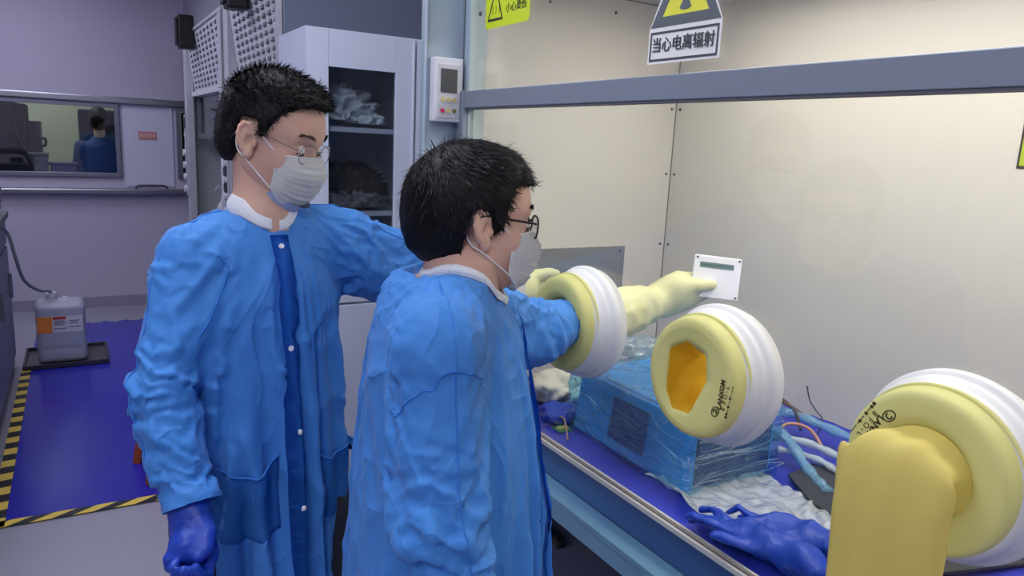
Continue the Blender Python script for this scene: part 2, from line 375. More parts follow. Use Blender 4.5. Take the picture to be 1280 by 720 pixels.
tb = empty('window_table', (-.3, 8.1, 0), 0, 'long table inside the back window under the boxes', 'table')
box_obj('table_top', -1.4, .1, 7.7, 8.7, .96, 1.0, mat('table white', (190, 190, 200), .5), tb)
for x in (-1.35, .05):
    for y in (7.75, 8.6): box_obj('leg', x-.02, x+.02, y-.02, y+.02, 0, .96, steel_d, tb)
scr = empty('dark_screen', (.25, 9.1, 0), 0, 'large dark rounded screen behind the dark blue figure in the back room', 'screen')
box_obj('panel', .04, .62, 9.1, 9.16, .9, 1.77, mat('screen dark', (40, 44, 62), .3), scr, .03); box_obj('stand', .3, .36, 9.1, 9.16, .04, .9, dk2, scr); box_obj('foot', .15, .5, 8.98, 9.28, 0, .04, dk2, scr)
# ---- blue floor mat with hazard tape
bm = bmesh.new()
N = 60; back = [(-.34+1.25*k/N, 6.78+.02*math.sin(k*.9)+.012*math.sin(k*2.3)) for k in range(N+1)]
pts = [(-.34, 3.36, 0), (.9, 3.32, 0)]+[(x, y, 0) for x, y in back[::-1]]
prism(bm, [Vector(p) for p in pts], (0, 0, .006)); tag(bm_obj('floor_mat', bm, mat_blue), 'glossy blue floor mat behind the standing people', 'mat')
def hazard(name, p, q, w, label, ang):
    m = bpy.data.materials.new('hazard stripes'); m.use_nodes = True; nt = m.node_tree; L = nt.links.new; b = nt.nodes['Principled BSDF']
    b.inputs['Roughness'].default_value = .45
    tc = nt.nodes.new('ShaderNodeTexCoord'); sp = nt.nodes.new('ShaderNodeSeparateXYZ'); L(tc.outputs['Object'], sp.inputs[0])
    d = (Vector(q)-Vector(p)); Ln = d.length; a = math.atan2(d.y, d.x)
    m1 = nt.nodes.new('ShaderNodeMath'); m1.operation = 'MULTIPLY_ADD'; L(sp.outputs['Y'], m1.inputs[0]); m1.inputs[1].default_value = ang; L(sp.outputs['X'], m1.inputs[2])
    m2 = nt.nodes.new('ShaderNodeMath'); m2.operation = 'MULTIPLY'; L(m1.outputs[0], m2.inputs[0]); m2.inputs[1].default_value = 1/.155
    m3 = nt.nodes.new('ShaderNodeMath'); m3.operation = 'FRACT'; L(m2.outputs[0], m3.inputs[0])
    m4 = nt.nodes.new('ShaderNodeMath'); m4.operation = 'GREATER_THAN'; L(m3.outputs[0], m4.inputs[0]); m4.inputs[1].default_value = .5
    mx = nt.nodes.new('ShaderNodeMix'); mx.data_type = 'RGBA'; mx.inputs['A'].default_value = (*lin((232, 200, 82)), 1); mx.inputs['B'].default_value = (*lin((24, 24, 34)), 1)
    L(m4.outputs[0], mx.inputs['Factor']); L(mx.outputs['Result'], b.inputs['Base Color'])
    bm = bmesh.new(); box(bm, 0, Ln, -w/2, w/2, 0, .0015); me = bpy.data.meshes.new(name); bm.to_mesh(me); bm.free()
    o = link(name, me, m); o.location = (p[0], p[1], .0065); o.rotation_euler = (0, 0, a); return tag(o, label, 'tape')
hazard('hazard_tape', (-.36, 3.355, 0), (.92, 3.325, 0), .055, 'black and yellow hazard tape along the near edge of the blue mat', -1.6)
hazard('hazard_tape', (-.362, 3.33, 0), (-.362, 5.62, 0), .055, 'black and yellow hazard tape along the left edge of the blue mat', .15)
# ---- bench at the left edge
bench = empty('lab_bench', (-.8, 5, 0), 0, 'grey laboratory bench at the left edge beside the blue mat', 'bench')
bgm = mat('bench grey', (140, 140, 152), .5)
box_obj('cabinet_body', -1.2, -.43, 3.0, 5.7, .02, 1.0, bgm, bench, .006)
box_obj('bench_top', -1.24, -.40, 2.96, 5.74, 1.0, 1.04, mat('bench top dark', (92, 94, 104), .4), bench, .006)
for k in range(4):
    y = 3.06+k*.66
    d = box_obj('bench_door', -.43, -.415, y, y+.62, .1, .82, mat('bench door', (150, 150, 164), .5), bench, .004)
    box_obj('door_handle', -.415, -.395, y+.5, y+.52, .5, .66, steel, d, .003)
    box_obj('bench_drawer', -.43, -.415, y, y+.62, .84, .98, mat('bench door', (150, 150, 164), .5), bench, .004)
hs = smooth_path([(-.62, 5.2, 1.05), (-.52, 5.2, 1.06), (-.44, 5.22, 1.10), (-.425, 5.25, 1.2), (-.46, 5.28, 1.27), (-.56, 5.3, 1.3), (-.7, 5.3, 1.29)], 10)
hose = tube_obj('corrugated_hose', hs, lambda t: .034+.005*math.cos(t*60*PI/1.6), mat('hose grey', (128, 124, 134), .5), seg=12); tag(hose, 'grey corrugated hose looping at the left edge above the bench', 'hose')
box3 = empty('pump', (-.6, 5.0, 1.04), 0, 'small dark pump on the bench at the left edge', 'pump')
box_obj('pump_body', -.7, -.46, 4.9, 5.3, 1.04, 1.16, black_m, box3, .01); box_obj('pump_cap', -.62, -.5, 5.0, 5.1, 1.16, 1.22, steel_d, box3, .01)
# ---- jerry can on tray
tr = empty('spill_tray', (-.1, 5.75, 0), 0, 'dark shallow tray on the blue mat under the plastic can', 'tray')
bm = bmesh.new(); box(bm, -.37, .11, 5.54, 6.0, .008, .014)
bm_obj('base', bm, mat('tray grey', (92, 88, 98), .35, metal=.3), tr)
bm = bmesh.new()
for a in ((-.38, -.365, 5.53, 6.01), (.105, .12, 5.53, 6.01), (-.365, .105, 5.53, 5.545), (-.365, .105, 5.995, 6.01)): box(bm, *a, .008, .04, .003)
bm_obj('rim', bm, mat('tray rim', (70, 66, 76), .3, metal=.5), tr)
can = empty('jerry_can', (-.15, 5.72, .014), 0, 'white plastic jerry can with an orange label on the tray', 'canister')
plast = mat('can plastic', (176, 178, 198), .4, sss=.2, sss_r=(1, 1, 1), trans=.1)
f = Field((-.36, 5.54, .0), (.06, 5.92, .56), .009)
cx, cy = -.15, 5.73
def rb(x, y, z):
    hx = .145-.006*np.cos(z*70)*(z < .4)*.3; q = [np.abs(x-cx)-hx+.04, np.abs(y-cy)-.13+.04, np.abs(z-.225)-.205+.04]
    return np.sqrt(np.maximum(q[0], 0)**2+np.maximum(q[1], 0)**2+np.maximum(q[2], 0)**2)+np.minimum(np.maximum(np.maximum(q[0], q[1]), q[2]), 0)-.04
f.fn((-.36, 5.54, 0), (.06, 5.92, .56), rb, .01)
f.cone((cx-.05, cy, .40), (cx-.05, cy, .45), .045, .035, .03)
f.cone((cx+.03, cy, .44), (cx+.11, cy, .40), .02, .02, .02)
f.cone((cx-.145, cy-.14, .12), (cx+.145, cy-.14, .12), .008, .008, -.02)
field_obj('body', f, plast, can)
bm = bmesh.new(); cyl(bm, (cx-.05, cy, .46), (cx-.05, cy, .485), .036, 20); bm_obj('cap', bm, mat('cap white', (205, 205, 212), .5), can)
lb = box_obj('label', cx-.135, cx+.125, cy-.1315, cy-.129, .235, .345, mat('label pale', (205, 202, 214), .6), can)
box_obj('label_orange', cx-.135, cx-.05, cy-.134, cy-.131, .235, .345, mat('label orange deep', (226, 132, 58), .6), lb)
box_obj('label_heading', cx-.045, cx+.03, cy-.134, cy-.131, .325, .343, mat('label red', (178, 60, 60), .6), lb)
for z_, x0_, x1_ in ((.312, -.04, .02), (.300, -.04, .03), (.288, -.04, .015), (.262, -.04, .03), (.312, .05, .11), (.296, .05, .10), (.270, .045, .115)): box_obj('label_print', cx+x0_, cx+x1_, cy-.1335, cy-.1315, z_-.003, z_+.003, mat('print dark', (110, 104, 122), .6), lb)
tube_obj('drain_tube', smooth_path([(-.5, 5.3, 1.0), (-.43, 5.33, .99), (-.385, 5.38, .93), (-.36, 5.42, .78), (-.33, 5.5, .62), (-.26, 5.6, .53), (-.205, 5.7, .5), (cx-.05, cy, .47)], 8), .010, mat('tube grey green', (128, 134, 138), .5), seg=8)
tag(bpy.data.objects['drain_tube'], 'thin grey drain tube running from the bench into the can', 'tube')
# ---- wooden stool
stool = empty('wooden_stool', (.27, 3.75, 0), 0, 'reddish brown wooden stool on the mat, mostly hidden by the first person', 'stool')
wood = mat('stool wood', (150, 72, 44), .45, bump=.1, bscale=30, var=.12, vscale=10, stretch=(6, 6, 1))
for (x, y, tx, ty) in ((.21, 3.49, .25, 3.56), (.175, 3.76, .25, 3.78), (.43, 3.49, .39, 3.56), (.43, 3.76, .39, 3.72)):
    bm = bmesh.new(); cyl(bm, (x, y, .006), (tx, ty, .42), .024, 4, .024); bm_obj('leg', bm, wood, stool)
box_obj('seat', .22, .42, 3.5, 3.8, .42, .455, wood, stool, .01)
for z in (.15,): box_obj('rung', .24, .4, 3.515, 3.535, z, z+.025, wood, stool, .004)
# ---- fume hoods in a row, faces toward -x
def hood(y0, y1, label, slots=True):
    r = empty('fume_hood', (1.1, (y0+y1)/2, 0), 0, label, 'fume hood', 'fume hoods')
    X0, X1, ZT = .73, 1.55, 2.27; p = .14
    for a, b in ((y0, y0+p), (y1-p, y1)): box_obj('side_post', X0, X0+.05, a, b, .92, ZT, hood_g, r, .004)
    bm = bmesh.new()
    box(bm, X0, X1, y0, y0+.02, 0, ZT); box(bm, X0, X1, y1-.02, y1, 0, ZT); box(bm, X1-.02, X1, y0, y1, 0, ZT); box(bm, X0, X1, y0, y1, ZT, ZT+.02)
    bm_obj('shell', bm, hood_g, r)
    a, b = y0+p, y1-p; top = Vector((X0+.01, 0, ZT)); bot = Vector((X0+.06, 0, 1.885)); n = Vector((-(ZT-1.885), 0, -.05)).normalized()
    bm = bmesh.new(); prism(bm, [Vector((top.x, a, top.z)), Vector((top.x, b, top.z)), Vector((bot.x, b, bot.z)), Vector((bot.x, a, bot.z))], -n*.012)
    pn = bm_obj('vent_panel', bm, hood_w, r)
    bm = bmesh.new(); nc, nr_ = 9, 10
    for i in range(nc):
        for j in range(nr_):
            t = .08+.84*j/(nr_-1); yy = a+.06+(b-a-.12)*(i+.5)/nc; c = top.lerp(bot, t); c.y = yy; d = (bot-top).normalized()
            P = [c+Vector((0, -.024, 0))+d*-.009+n*.002, c+Vector((0, .024, 0))+d*-.009+n*.002, c+Vector((0, .024, 0))+d*.009+n*.010, c+Vector((0, -.024, 0))+d*.009+n*.010]
            vs = [bm.verts.new(q) for q in P]; bm.faces.new(vs)
            ws = [bm.verts.new(c+Vector((0, sgn*.024, 0))+d*.011+n*.001) for sgn in (1, -1)]
            bm.faces.new((vs[3], vs[2], ws[0], ws[1])); bm.faces.new((vs[1], ws[0], vs[2])); bm.faces.new((vs[0], vs[3], ws[1]))
    o = bm_obj('vent_slot', bm, mat('slot dark', (96, 98, 108), .5), pn); tag(o, kind='stuff')
    box_obj('header', X0+.035, X0+.10, a, b, 1.85, 1.885, hood_w, r, .004)
    # sash with glass, raised
    sashf = mat('sash frame', (120, 122, 130), .4, metal=.5)
    bm = bmesh.new(); box(bm, X0+.07, X0+.10, a, b, 1.55, 1.59, .003); box(bm, X0+.07, X0+.10, a, a+.03, 1.59, 1.85); box(bm, X0+.07, X0+.10, b-.03, b, 1.59, 1.85)
    s_ = bm_obj('sash', bm, sashf, r)
    box_obj('sash_pane', X0+.082, X0+.088, a+.03, b-.03, 1.59, 1.85, glass_m, s_)
    box_obj('sash_handle', X0+.05, X0+.07, (a+b)/2-.2, (a+b)/2+.2, 1.56, 1.58, sashf, s_, .004)
    box_obj('back_liner', X1-.06, X1-.03, a, b, .95, 1.9, mat('liner', (150, 154, 160), .4), r)
    box_obj('worktop', X0, X1-.02, y0+.02, y1-.02, .86, .92, mat('hood worktop', (84, 88, 98), .4), r, .004)
    box_obj('base_cabinet', X0+.03, X1-.02, y0+.02, y1-.02, .06, .86, hood_w, r, .004)
    for k in range(2):
        y = y0+.05+k*(y1-y0-.1)/2; d = box_obj('base_door', X0+.012, X0+.03, y+.01, y+(y1-y0-.1)/2-.01, .1, .82, hood_g, r, .004)
        box_obj('door_handle', X0-.01, X0+.012, y+(.1 if k else (y1-y0-.1)/2-.12), y+(.12 if k else (y1-y0-.1)/2-.1), .6, .74, steel, d, .003)
    # control strip on the far post
    cp = box_obj('control_strip', X0-.012, X0, y1-.12, y1-.02, 1.12, 1.72, mat('strip grey', (176, 176, 186), .5), r, .002)
    box_obj('display', X0-.016, X0-.011, y1-.105, y1-.035, 1.62, 1.70, black_m, cp)
    for k in range(3): box_obj('push_button', X0-.016, X0-.011, y1-.1+k*.025, y1-.085+k*.025, 1.56, 1.585, mat('button cream', (214, 200, 190), .5), cp)
    for k in range(4):
        bm = bmesh.new(); cyl(bm, (X0-.03, y1-.07, 1.44-k*.09), (X0-.01, y1-.07, 1.44-k*.09), .026, 14, .022); bm_obj('socket_knob', bm, mat('knob white', (222, 222, 232), .5), cp)
    return r
h1_ = hood(4.46, 6.15, 'grey fume hood nearest the back wall, farther of the two')
h2_ = hood(3.05, 4.42, 'grey fume hood behind the white cabinet, nearer of the two')
box_obj('end_panel', .73, 1.55, 3.03, 3.05, 0, 3.0, mat('end panel slate', (112, 120, 142), .55), h2_)
struct('trim_4', .90, 1.6, 3.05, 7.4, 2.30, 3.0, mat('fascia', (150, 150, 166), .6))
# recessed pull on the near post
tube_obj('post_pull', smooth_path([(.725, 4.34, 1.27), (.71, 4.34, 1.28), (.71, 4.34, 1.46), (.725, 4.34, 1.47)], 3), .008, steel_d, h1_)
for y, z, lb in ((5.62, 2.25, 'small black box on top of the farther fume hood'), (3.80, 2.28, 'small black box on top of the nearer fume hood')):
    r = empty('sensor_box', (.73, y, z), 0, lb, 'sensor', 'black boxes on the fume hoods')
    box_obj('housing', .64, .74, y-.05, y+.05, z-.10, z+.12, black_m, r, .012); box_obj('face', .625, .64, y-.035, y+.035, z-.08, z+.10, charcoal, r, .004)
# safety sticker on the far sash
st = box_obj('warning_sticker', .808, .8115, 4.95, 5.02, 1.68, 1.80, mat('sticker yellow', (214, 196, 60), .5)); tag(st, 'small yellow warning sticker on the glass of the farther fume hood', 'sticker')
# reagent bottles inside the far hood
btm = mat('bottle milky', (214, 216, 226), .35, trans=.2)
spots = [(.90, 4.72), (.96, 4.86), (.89, 5.0), (.98, 5.12), (.90, 5.26), (.97, 5.4), (.89, 5.54), (.98, 5.68)]
BL = ['nearest the divider post', 'second from the divider post', 'third from the divider post', 'fourth from the divider post', 'fifth from the divider post', 'sixth from the divider post', 'second nearest the control strip', 'nearest the control strip']
b0 = None
for i, (x, y) in enumerate(spots):
    if b0 is None:
        b0 = r = empty('wash_bottle', (x, y, .92), 0)
        bm = bmesh.new(); lathe(bm, [(0, 0.001), (0, .045), (.15, .046), (.19, .03), (.2, .016), (.23, .016), (.23, .001)], Matrix.Translation((x, y, .92)) @ Matrix.Rotation(-PI/2, 4, 'Y'), 16); bm_obj('body', bm, btm, r, True)
        tube_obj('spout', smooth_path([(x, y, 1.15), (x, y, 1.2), (x-.03, y, 1.23), (x-.05, y, 1.2)], 4), .005, btm, r, 6)
    else:
        r = b0.copy(); S.collection.objects.link(r); r.location = (x, y, .92)
        for ch in b0.children: c = ch.copy(); S.collection.objects.link(c); c.parent = r; c.matrix_parent_inverse = ch.matrix_parent_inverse.copy()
    tag(r, 'milky wash bottle in the farther fume hood, '+BL[i], 'bottle', 'wash bottles in the fume hood')
# ---- white cabinet with glass door
cb = empty('storage_cabinet', (1.0, 2.8, 0), 0, 'white storage cabinet with a glazed upper door behind the two people', 'cabinet')
CX0, CX1, CY0, CY1, CT = .70, 1.60, 2.62, 3.0, 1.985
bm = bmesh.new()
box(bm, CX0, CX0+.02, CY0, CY1, 0, CT); box(bm, CX1-.02, CX1, CY0, CY1, 0, CT); box(bm, CX0+.02, CX1-.02, CY0, CY1-.015, CT-.02, CT, .0); box(bm, CX0+.02, CX1-.02, CY1-.015, CY1, 0, CT); box(bm, CX0+.02, CX1-.02, CY0, CY1-.015, 0, .08); box(bm, 1.095, 1.11, CY0, CY1-.015, .08, CT-.02)
bm_obj('carcass', bm, cab_w, cb)
YF = CY0-.022
def door(x0, x1, z0, z1, glazed, pr):
    bm = bmesh.new()
    if glazed:
        l, r_, t_, b_ = x0+.075, x1-.075, z1-.125, z0+.08
        box(bm, x0, l, YF, CY0-.002, z0, z1, .003); box(bm, r_, x1, YF, CY0-.002, z0, z1, .003); box(bm, l, r_, YF, CY0-.002, t_, z1, .0); box(bm, l, r_, YF, CY0-.002, z0, b_, .0)
        d = bm_obj('door', bm, cab_w, cb); box_obj('door_pane', l, r_, CY0-.014, CY0-.010, b_, t_, glass_d, d)
    else:
        box(bm, x0, x1, YF, CY0-.002, z0, z1, .003); d = bm_obj('door', bm, cab_w, cb)
    box_obj('edge_pull', pr-.004, pr+.004, YF-.006, YF, z0+.01, z1-.01, mat('pull pale', (222, 226, 240), .4), d, .002)
    return d
door(CX0, 1.098, 1.01, CT-.004, True, 1.092); door(CX0, 1.098, .08, 1.0, False, 1.092)
door(1.106, CX1, 1.01, CT-.004, False, 1.13); door(1.106, CX1, .08, 1.0, False, 1.13)
for z in (1.33, 1.635):
    box_obj('shelf', CX0+.02, 1.095, CY0+.012, CY1-.015, z, z+.018, cab_w, cb)
    box_obj('shelf', 1.11, CX1-.02, CY0+.012, CY1-.015, z, z+.018, cab_w, cb)
def crumple(name, c, r, m, label, cat, seed, amp=.25, res=.008, freq=14, flat=.5, parent=None, it=1):
    f = Field([c[i]-r[i]*1.4 for i in range(3)], [c[i]+r[i]*1.4 for i in range(3)], res)
    f.ell(c, r, .01)
    def dis(P):
        Q = P.copy()
        for i, p in enumerate(P):
            d = Vector((p[0]-c[0], p[1]-c[1], (p[2]-c[2])*1.0)); n = noise.ridged_multi_fractal(Vector(p)*freq+Vector((seed, seed*2, 0)), 1.0, 2.0, 3, 1.0, 2.0)
            k = 1+amp*(n-.9); Q[i] = (c[0]+d.x*k, c[1]+d.y*k, max(c[2]-r[2]*flat, c[2]+d.z*k))
        return Q
    o = field_obj(name, f, m, parent, None, it, dis)
    if label: tag(o, label, cat)
    return o
plas_w = mat('plastic bag white', (232, 242, 250), .3, spec=.6, bump=.6, bscale=30, trans=.3)
crumple('plastic_bag', (.85, 2.74, 1.715), (.13, .075, .075), plas_w, 'crumpled translucent white bag on the cabinet upper shelf', 'bag', 3, .55, .0055, 26)
crumple('plastic_bag', (.95, 2.72, 1.685), (.06, .06, .035), plas_w, 'small folded pale bag at the right end of the cabinet upper shelf', 'bag', 9, .55, .0055, 26)
navy = mat('navy cloth', (30, 34, 62), .8, bump=.5, bscale=20)
crumple('cloth_bundle', (.775, 2.84, 1.745), (.05, .05, .05), navy, 'small dark blue bundle behind the white bag on the cabinet upper shelf', 'bundle', 5, .3)
blk = mat('black bag film', (26, 26, 34), .25, spec=.7, bump=.9, bscale=26, bdetail=6)
crumple('cloth_bundle', (.90, 2.80, 1.42), (.135, .09, .085), blk, 'shiny black crumpled bags on the cabinet lower shelf', 'bag', 11, .5, .0055, 24)
crumple('cloth_bundle', (.90, 2.70, 1.378), (.12, .07, .035), mat('grey printed bag', (110, 112, 126), .3, spec=.7, bump=.9, bscale=40, var=.8, vscale=40), 'grey printed bag in front of the black bags in the cabinet', 'bag', 14, .6, .0055, 30)
# ================================================================ the glove box
gb = empty('glovebox', (1.4, .7, 0), 0, 'large cream glove box with clear front, grey frame and round white glove ports', 'glovebox')
YE, YN, XB, ZF, ZT = 1.94, -.55, 1.79, .865, 2.09
def screw(x, y, z, ax, parent, r=.005):
    bm = bmesh.new(); d = Vector({'x': (-.003, 0, 0), 'y': (0, -.003, 0), 'z': (0, 0, -.003)}[ax]); c = Vector((x, y, z)); cyl(bm, c, c+d, r, 10, r*.8)
    return bm_obj('screw', bm, MATS['steel dark'], parent)
wb = box_obj('back_panel', XB, XB+.02, YN, YE, ZF-.02, ZT, cream, gb)
we = box_obj('end_panel', 1.0, XB+.02, YE, YE+.02, ZF-.02, ZT, cream, gb)
box_obj('end_panel', 1.0, XB+.02, YN-.02, YN, ZF-.02, ZT, cream, gb)
box_obj('roof_panel', .98, XB+.02, YN-.02, YE+.02, ZT, ZT+.02, mat('roof cream', (222, 220, 214), .25, spec=.5), gb)
box_obj('corner_seam', XB-.0025, XB, YE-.0025, YE, ZF, ZT, cream_d, gb)
for z in (1.765, 1.545, 1.30, 1.985, 1.08):
    screw(XB, YE-.02, z, 'x', wb); screw(XB-.02, YE, z, 'y', we)
for x in (1.25, 1.50): screw(x, YE, 2.045, 'y', we)
box_obj('roof_seam', 1.0, XB, YE-.003, YE, ZT-.003, ZT, cream_d, gb)
box_obj('side_jamb', .985, 1.035, YE-.012, YE, ZF, ZT, mat('jamb green grey', (176, 190, 186), .5), gb)
# service plate on the end wall
plate = box_obj('service_plate', 1.17, 1.607, YE-.006, YE, .99, 1.297, mat('plate metal', (152, 156, 158), .33, metal=.6, var=.06, vscale=6), gb)
kb = bmesh.new(); cyl(kb, (1.285, YE-.006, 1.172), (1.285, YE-.05, 1.172), .03, 20, .026); bm_obj('knob', kb, black_m, plate)
for x in (1.19, 1.587): screw(x, YE-.006, 1.28, 'y', plate, .004)
# front frame: upper rail, stiles, sill
box_obj('upper_rail', .972, 1.0, YN, YE+.01, 1.717, 1.764, alu, gb, .002)
box_obj('rail_lip', .974, .999, YN, YE, 1.7125, 1.717, MATS['seam dark'] if 0 else mat('rail gasket', (84, 84, 92), .6), gb)
box_obj('stile', .968, 1.0, YE-.006, YE+.034, .80, 1.764, alu, gb, .003)
box_obj('stile_gasket', .99, 1.0, YE-.012, YE-.004, .88, 1.714, MATS['rail gasket'], gb)
box_obj('upper_stile', .985, 1.0, YE, YE+.03, 1.764, ZT, alu_l, gb, .002)
box_obj('stile', .968, 1.0, YN-.02, YN+.04, .80, ZT, alu, gb, .003)
si = box_obj('sill', .992, 1.03, YN, YE, .80, .869, darkblue, gb)
box_obj('sill_lip', .992, .998, YN, YE, .869, .879, lipm, si); box_obj('sill_lip', 1.012, 1.018, YN, YE, .869, .879, lipm, si)
box_obj('sill_groove', .998, 1.012, YN, YE, .869, .873, mat('groove brown', (96, 88, 84), .5), si)
lg = box_obj('ledge', .935, .992, YN, YE+.03, .785, .80, teal, gb, .003)
box_obj('ledge_front', .935, .95, YN, YE+.03, .745, .785, teal, lg, .003)
box_obj('base_cabinet', 1.06, XB, YN, YE, .08, .785, mat('base dark', (44, 50, 66), .5), gb)
for k in range(3):
    y = YN+.06+k*.8
    d = box_obj('base_drawer', 1.035, 1.06, y, y+.76, .42, .72, mat('drawer dark', (58, 66, 86), .4, metal=.3), gb, .004)
    box_obj('handle', 1.01, 1.035, y+.28, y+.48, .60, .625, charcoal, d, .006)
box_obj('toe_kick', 1.1, XB, YN, YE, 0, .08, black_m, gb)
# front pane with port holes, and the upper pane
PORTS = [1.747, 1.32, .90, .48]; PZ = 1.225
def pane_with_holes(name, y0, y1, z0, z1, holes, r, m, parent):
    bm = bmesh.new(); loops = [[Vector((1.0, y0, z0)), Vector((1.0, y1, z0)), Vector((1.0, y1, z1)), Vector((1.0, y0, z1))]]
    for y in holes: loops.append([Vector((1.0, y+r*math.cos(a*2*PI/40), PZ+r*math.sin(a*2*PI/40))) for a in range(40)])
    es = []
    for lp in loops:
        vs = [bm.verts.new(p) for p in lp]; es += [bm.edges.new((vs[i], vs[(i+1) % len(vs)])) for i in range(len(vs))]
    bmesh.ops.triangle_fill(bm, use_beauty=True, edges=es)
    for f in list(bm.faces):     # drop anything filled inside a hole
        c = f.calc_center_median()
        if any((c.y-y)**2+(c.z-PZ)**2 < (r*.93)**2 for y in holes): bm.faces.remove(f)
    r_ = bmesh.ops.extrude_face_region(bm, geom=bm.faces[:]); bmesh.ops.translate(bm, verts=[v for v in r_['geom'] if isinstance(v, bmesh.types.BMVert)], vec=(.006, 0, 0))
    bmesh.ops.recalc_face_normals(bm, faces=bm.faces[:])
    return bm_obj(name, bm, m, parent)
pane_with_holes('front_pane', YN, YE, .88, 1.714, PORTS, .098, glass_m, gb)
box_obj('upper_pane', .994, 1.0, YN, YE, 1.764, ZT, film_mat('hazy pane', (.97, .97, .97), refl=.18, rough=.12), gb)
# glove ports: white ringed flange, same mesh for each
bm = bmesh.new()
prof = [(1.02, .102), (1.02, .122), (1.002, .124), (1.002, .129), (.996, .1305), (.988, .1305), (.983, .128), (.980, .1245), (.976, .1225), (.972, .1225), (.968, .1215), (.963, .118), (.956, .1165), (.948, .1150), (.943, .112), (.935, .107), (.935, .092), (.96, .090), (1.02, .090), (1.02, .102)]
lathe(bm, prof, Matrix.Translation((0, 0, PZ)), 72)
pm = bpy.data.meshes.new('glove_port'); bm.to_mesh(pm); bm.free(); pm.shade_smooth(); pm.materials.append(white_ring)
for y in PORTS:
    o = bpy.data.objects.new('glove_port', pm.copy() if 0 else pm); S.collection.objects.link(o); o.parent = gb
    o.matrix_parent_inverse = world_of(gb).inverted(); o.location = (0, y, 0)
# long box lamp
lamp = empty('glovebox_lamp', (1.42, .5, ZT), 0, 'long lamp under the roof inside the glove box', 'lamp')
box_obj('housing', 1.30, 1.54, -.35, 1.62, ZT-.022, ZT-.001, mat('lamp frame', (225, 225, 228), .5), lamp, .004)
m = bpy.data.materials.new('box diffuser'); m.use_nodes = True; b = m.node_tree.nodes['Principled BSDF']; b.inputs['Emission Color'].default_value = (*BOX_COL, 1); b.inputs['Emission Strength'].default_value = BOX_LAMP
box_obj('diffuser', 1.32, 1.52, -.33, 1.60, ZT-.03, ZT-.0225, m, lamp)
# column with the controller
col_ = empty('control_column', (.94, 2.0, 0), 0, 'pale grey blue column at the left end of the glove box', 'column')
box_obj('column_body', .868, 1.0, 1.99, 2.015, 0, 2.6, alu_l, col_, .003)
box_obj('column_edge', .868, .874, 1.984, 1.99, 0, 2.6, mat('column edge', (176, 190, 206), .4), col_)
box_obj('column_trim', .984, 1.0, 1.978, 1.99, 0, 2.6, alu, col_)
ct = empty('controller', (.93, 1.985, 1.77), 0, 'white wall controller with dark display and six small buttons on the column', 'controller')
box_obj('case', .886, .976, 1.955, 1.989, 1.675, 1.853, mat('controller white', (214, 214, 222), .4), ct, .004)
fp = box_obj('face_plate', .897, .965, 1.951, 1.956, 1.686, 1.835, mat('controller face', (196, 194, 200), .4), ct, .002)
box_obj('display', .904, .955, 1.948, 1.952, 1.757, 1.822, mat('lcd dark', (66, 70, 72), .2), fp, .001)
for i in range(3):
    for j, z in enumerate((1.737, 1.706)):
        bm = bmesh.new(); x = .911+i*.0185; cyl(bm, (x, 1.951, z), (x, 1.9475, z), .0062, 14)
        bm_obj('push_button', bm, mat('button red', (206, 60, 96), .4) if (i == 0 and j == 1) else (mat('button olive', (120, 116, 70), .4) if (i == 2 and j == 1) else mat('button tan', (206, 186, 120), .4)), fp)
bm = bmesh.new(); cyl(bm, (.9, 1.9475, 1.7205), (.9, 1.951, 1.7205), .002, 8); bm_obj('status_light', bm, mat('led green', (80, 220, 150), .4), fp)
# floor sheet in the box: crumpled blue plastic
bm = bmesh.new(); nx, ny = 70, 210; G = []
for i in range(nx+1):
    for j in range(ny+1):
        x = 1.031+(XB-.002-1.031)*i/nx; y = YN+.002+(YE-.012-YN)*j/ny
        e = min(1, (x-1.031)/.05)*1.6; h = noise.ridged_multi_fractal(Vector((x*5, y*5, .3)), 1, 2, 3, 1, 2)
        up = max(0, (x-1.70)/.09)**2*.022*(1+noise.noise(Vector((y*7, 0, 0))))
        G.append(bm.verts.new((x, y, ZF+.003+.006*e*h+up)))
for i in range(nx):
    for j in range(ny): a = i*(ny+1)+j; bm.faces.new((G[a], G[a+ny+1], G[a+ny+2], G[a+1]))
fs = bm_obj('floor_sheet', bm, sheetb, None, True); tag(fs, 'crumpled dark blue plastic sheet lining the floor of the glove box', 'sheet')
box_obj('floor_panel', 1.0, XB, YN, YE, ZF-.03, ZF, steel_d, gb)
# ---- stickers on the upper pane
MY = lambda y, z, rot=0, x=.9925: Matrix.Translation((x, y, z)) @ Matrix(((0, 0, -1, 0), (-1, 0, 0, 0), (0, 1, 0, 0), (0, 0, 0, 1))) @ Matrix.Rotation(rot, 4, 'Z')
def plate2(name, pts, x, m, parent=None, th=.0006):
    """flat sticker piece: pts as (right, up) in metres about an origin (y0, z0)"""
    bm = bmesh.new(); prism(bm, [Vector((x, y, z)) for y, z in pts], (th, 0, 0)); return bm_obj(name, bm, m, parent)
blackp = mat('print black', (34, 34, 36), .5); greyp = mat('print grey', (92, 98, 104), .5)
gr = empty('warning_sticker', (.993, 1.75, 1.99), 0, 'yellow green hot-surface warning sticker at the top left of the glove box pane', 'sticker')
def rr(y0, y1, z0, z1, r, n=5):
    out = []
    for cy_, cz_, a0 in ((y1-r, z1-r, 0), (y0+r, z1-r, 90), (y0+r, z0+r, 180), (y1-r, z0+r, 270)):
        for k in range(n+1): a = math.radians(a0+90*k/n); out.append((cy_+r*math.cos(a), cz_+r*math.sin(a)))
    return out
plate2('sticker_base', rr(1.632, 1.862, 1.926, 2.062, .014), .9925, mat('sticker lime', (196, 214, 22), .5), gr)
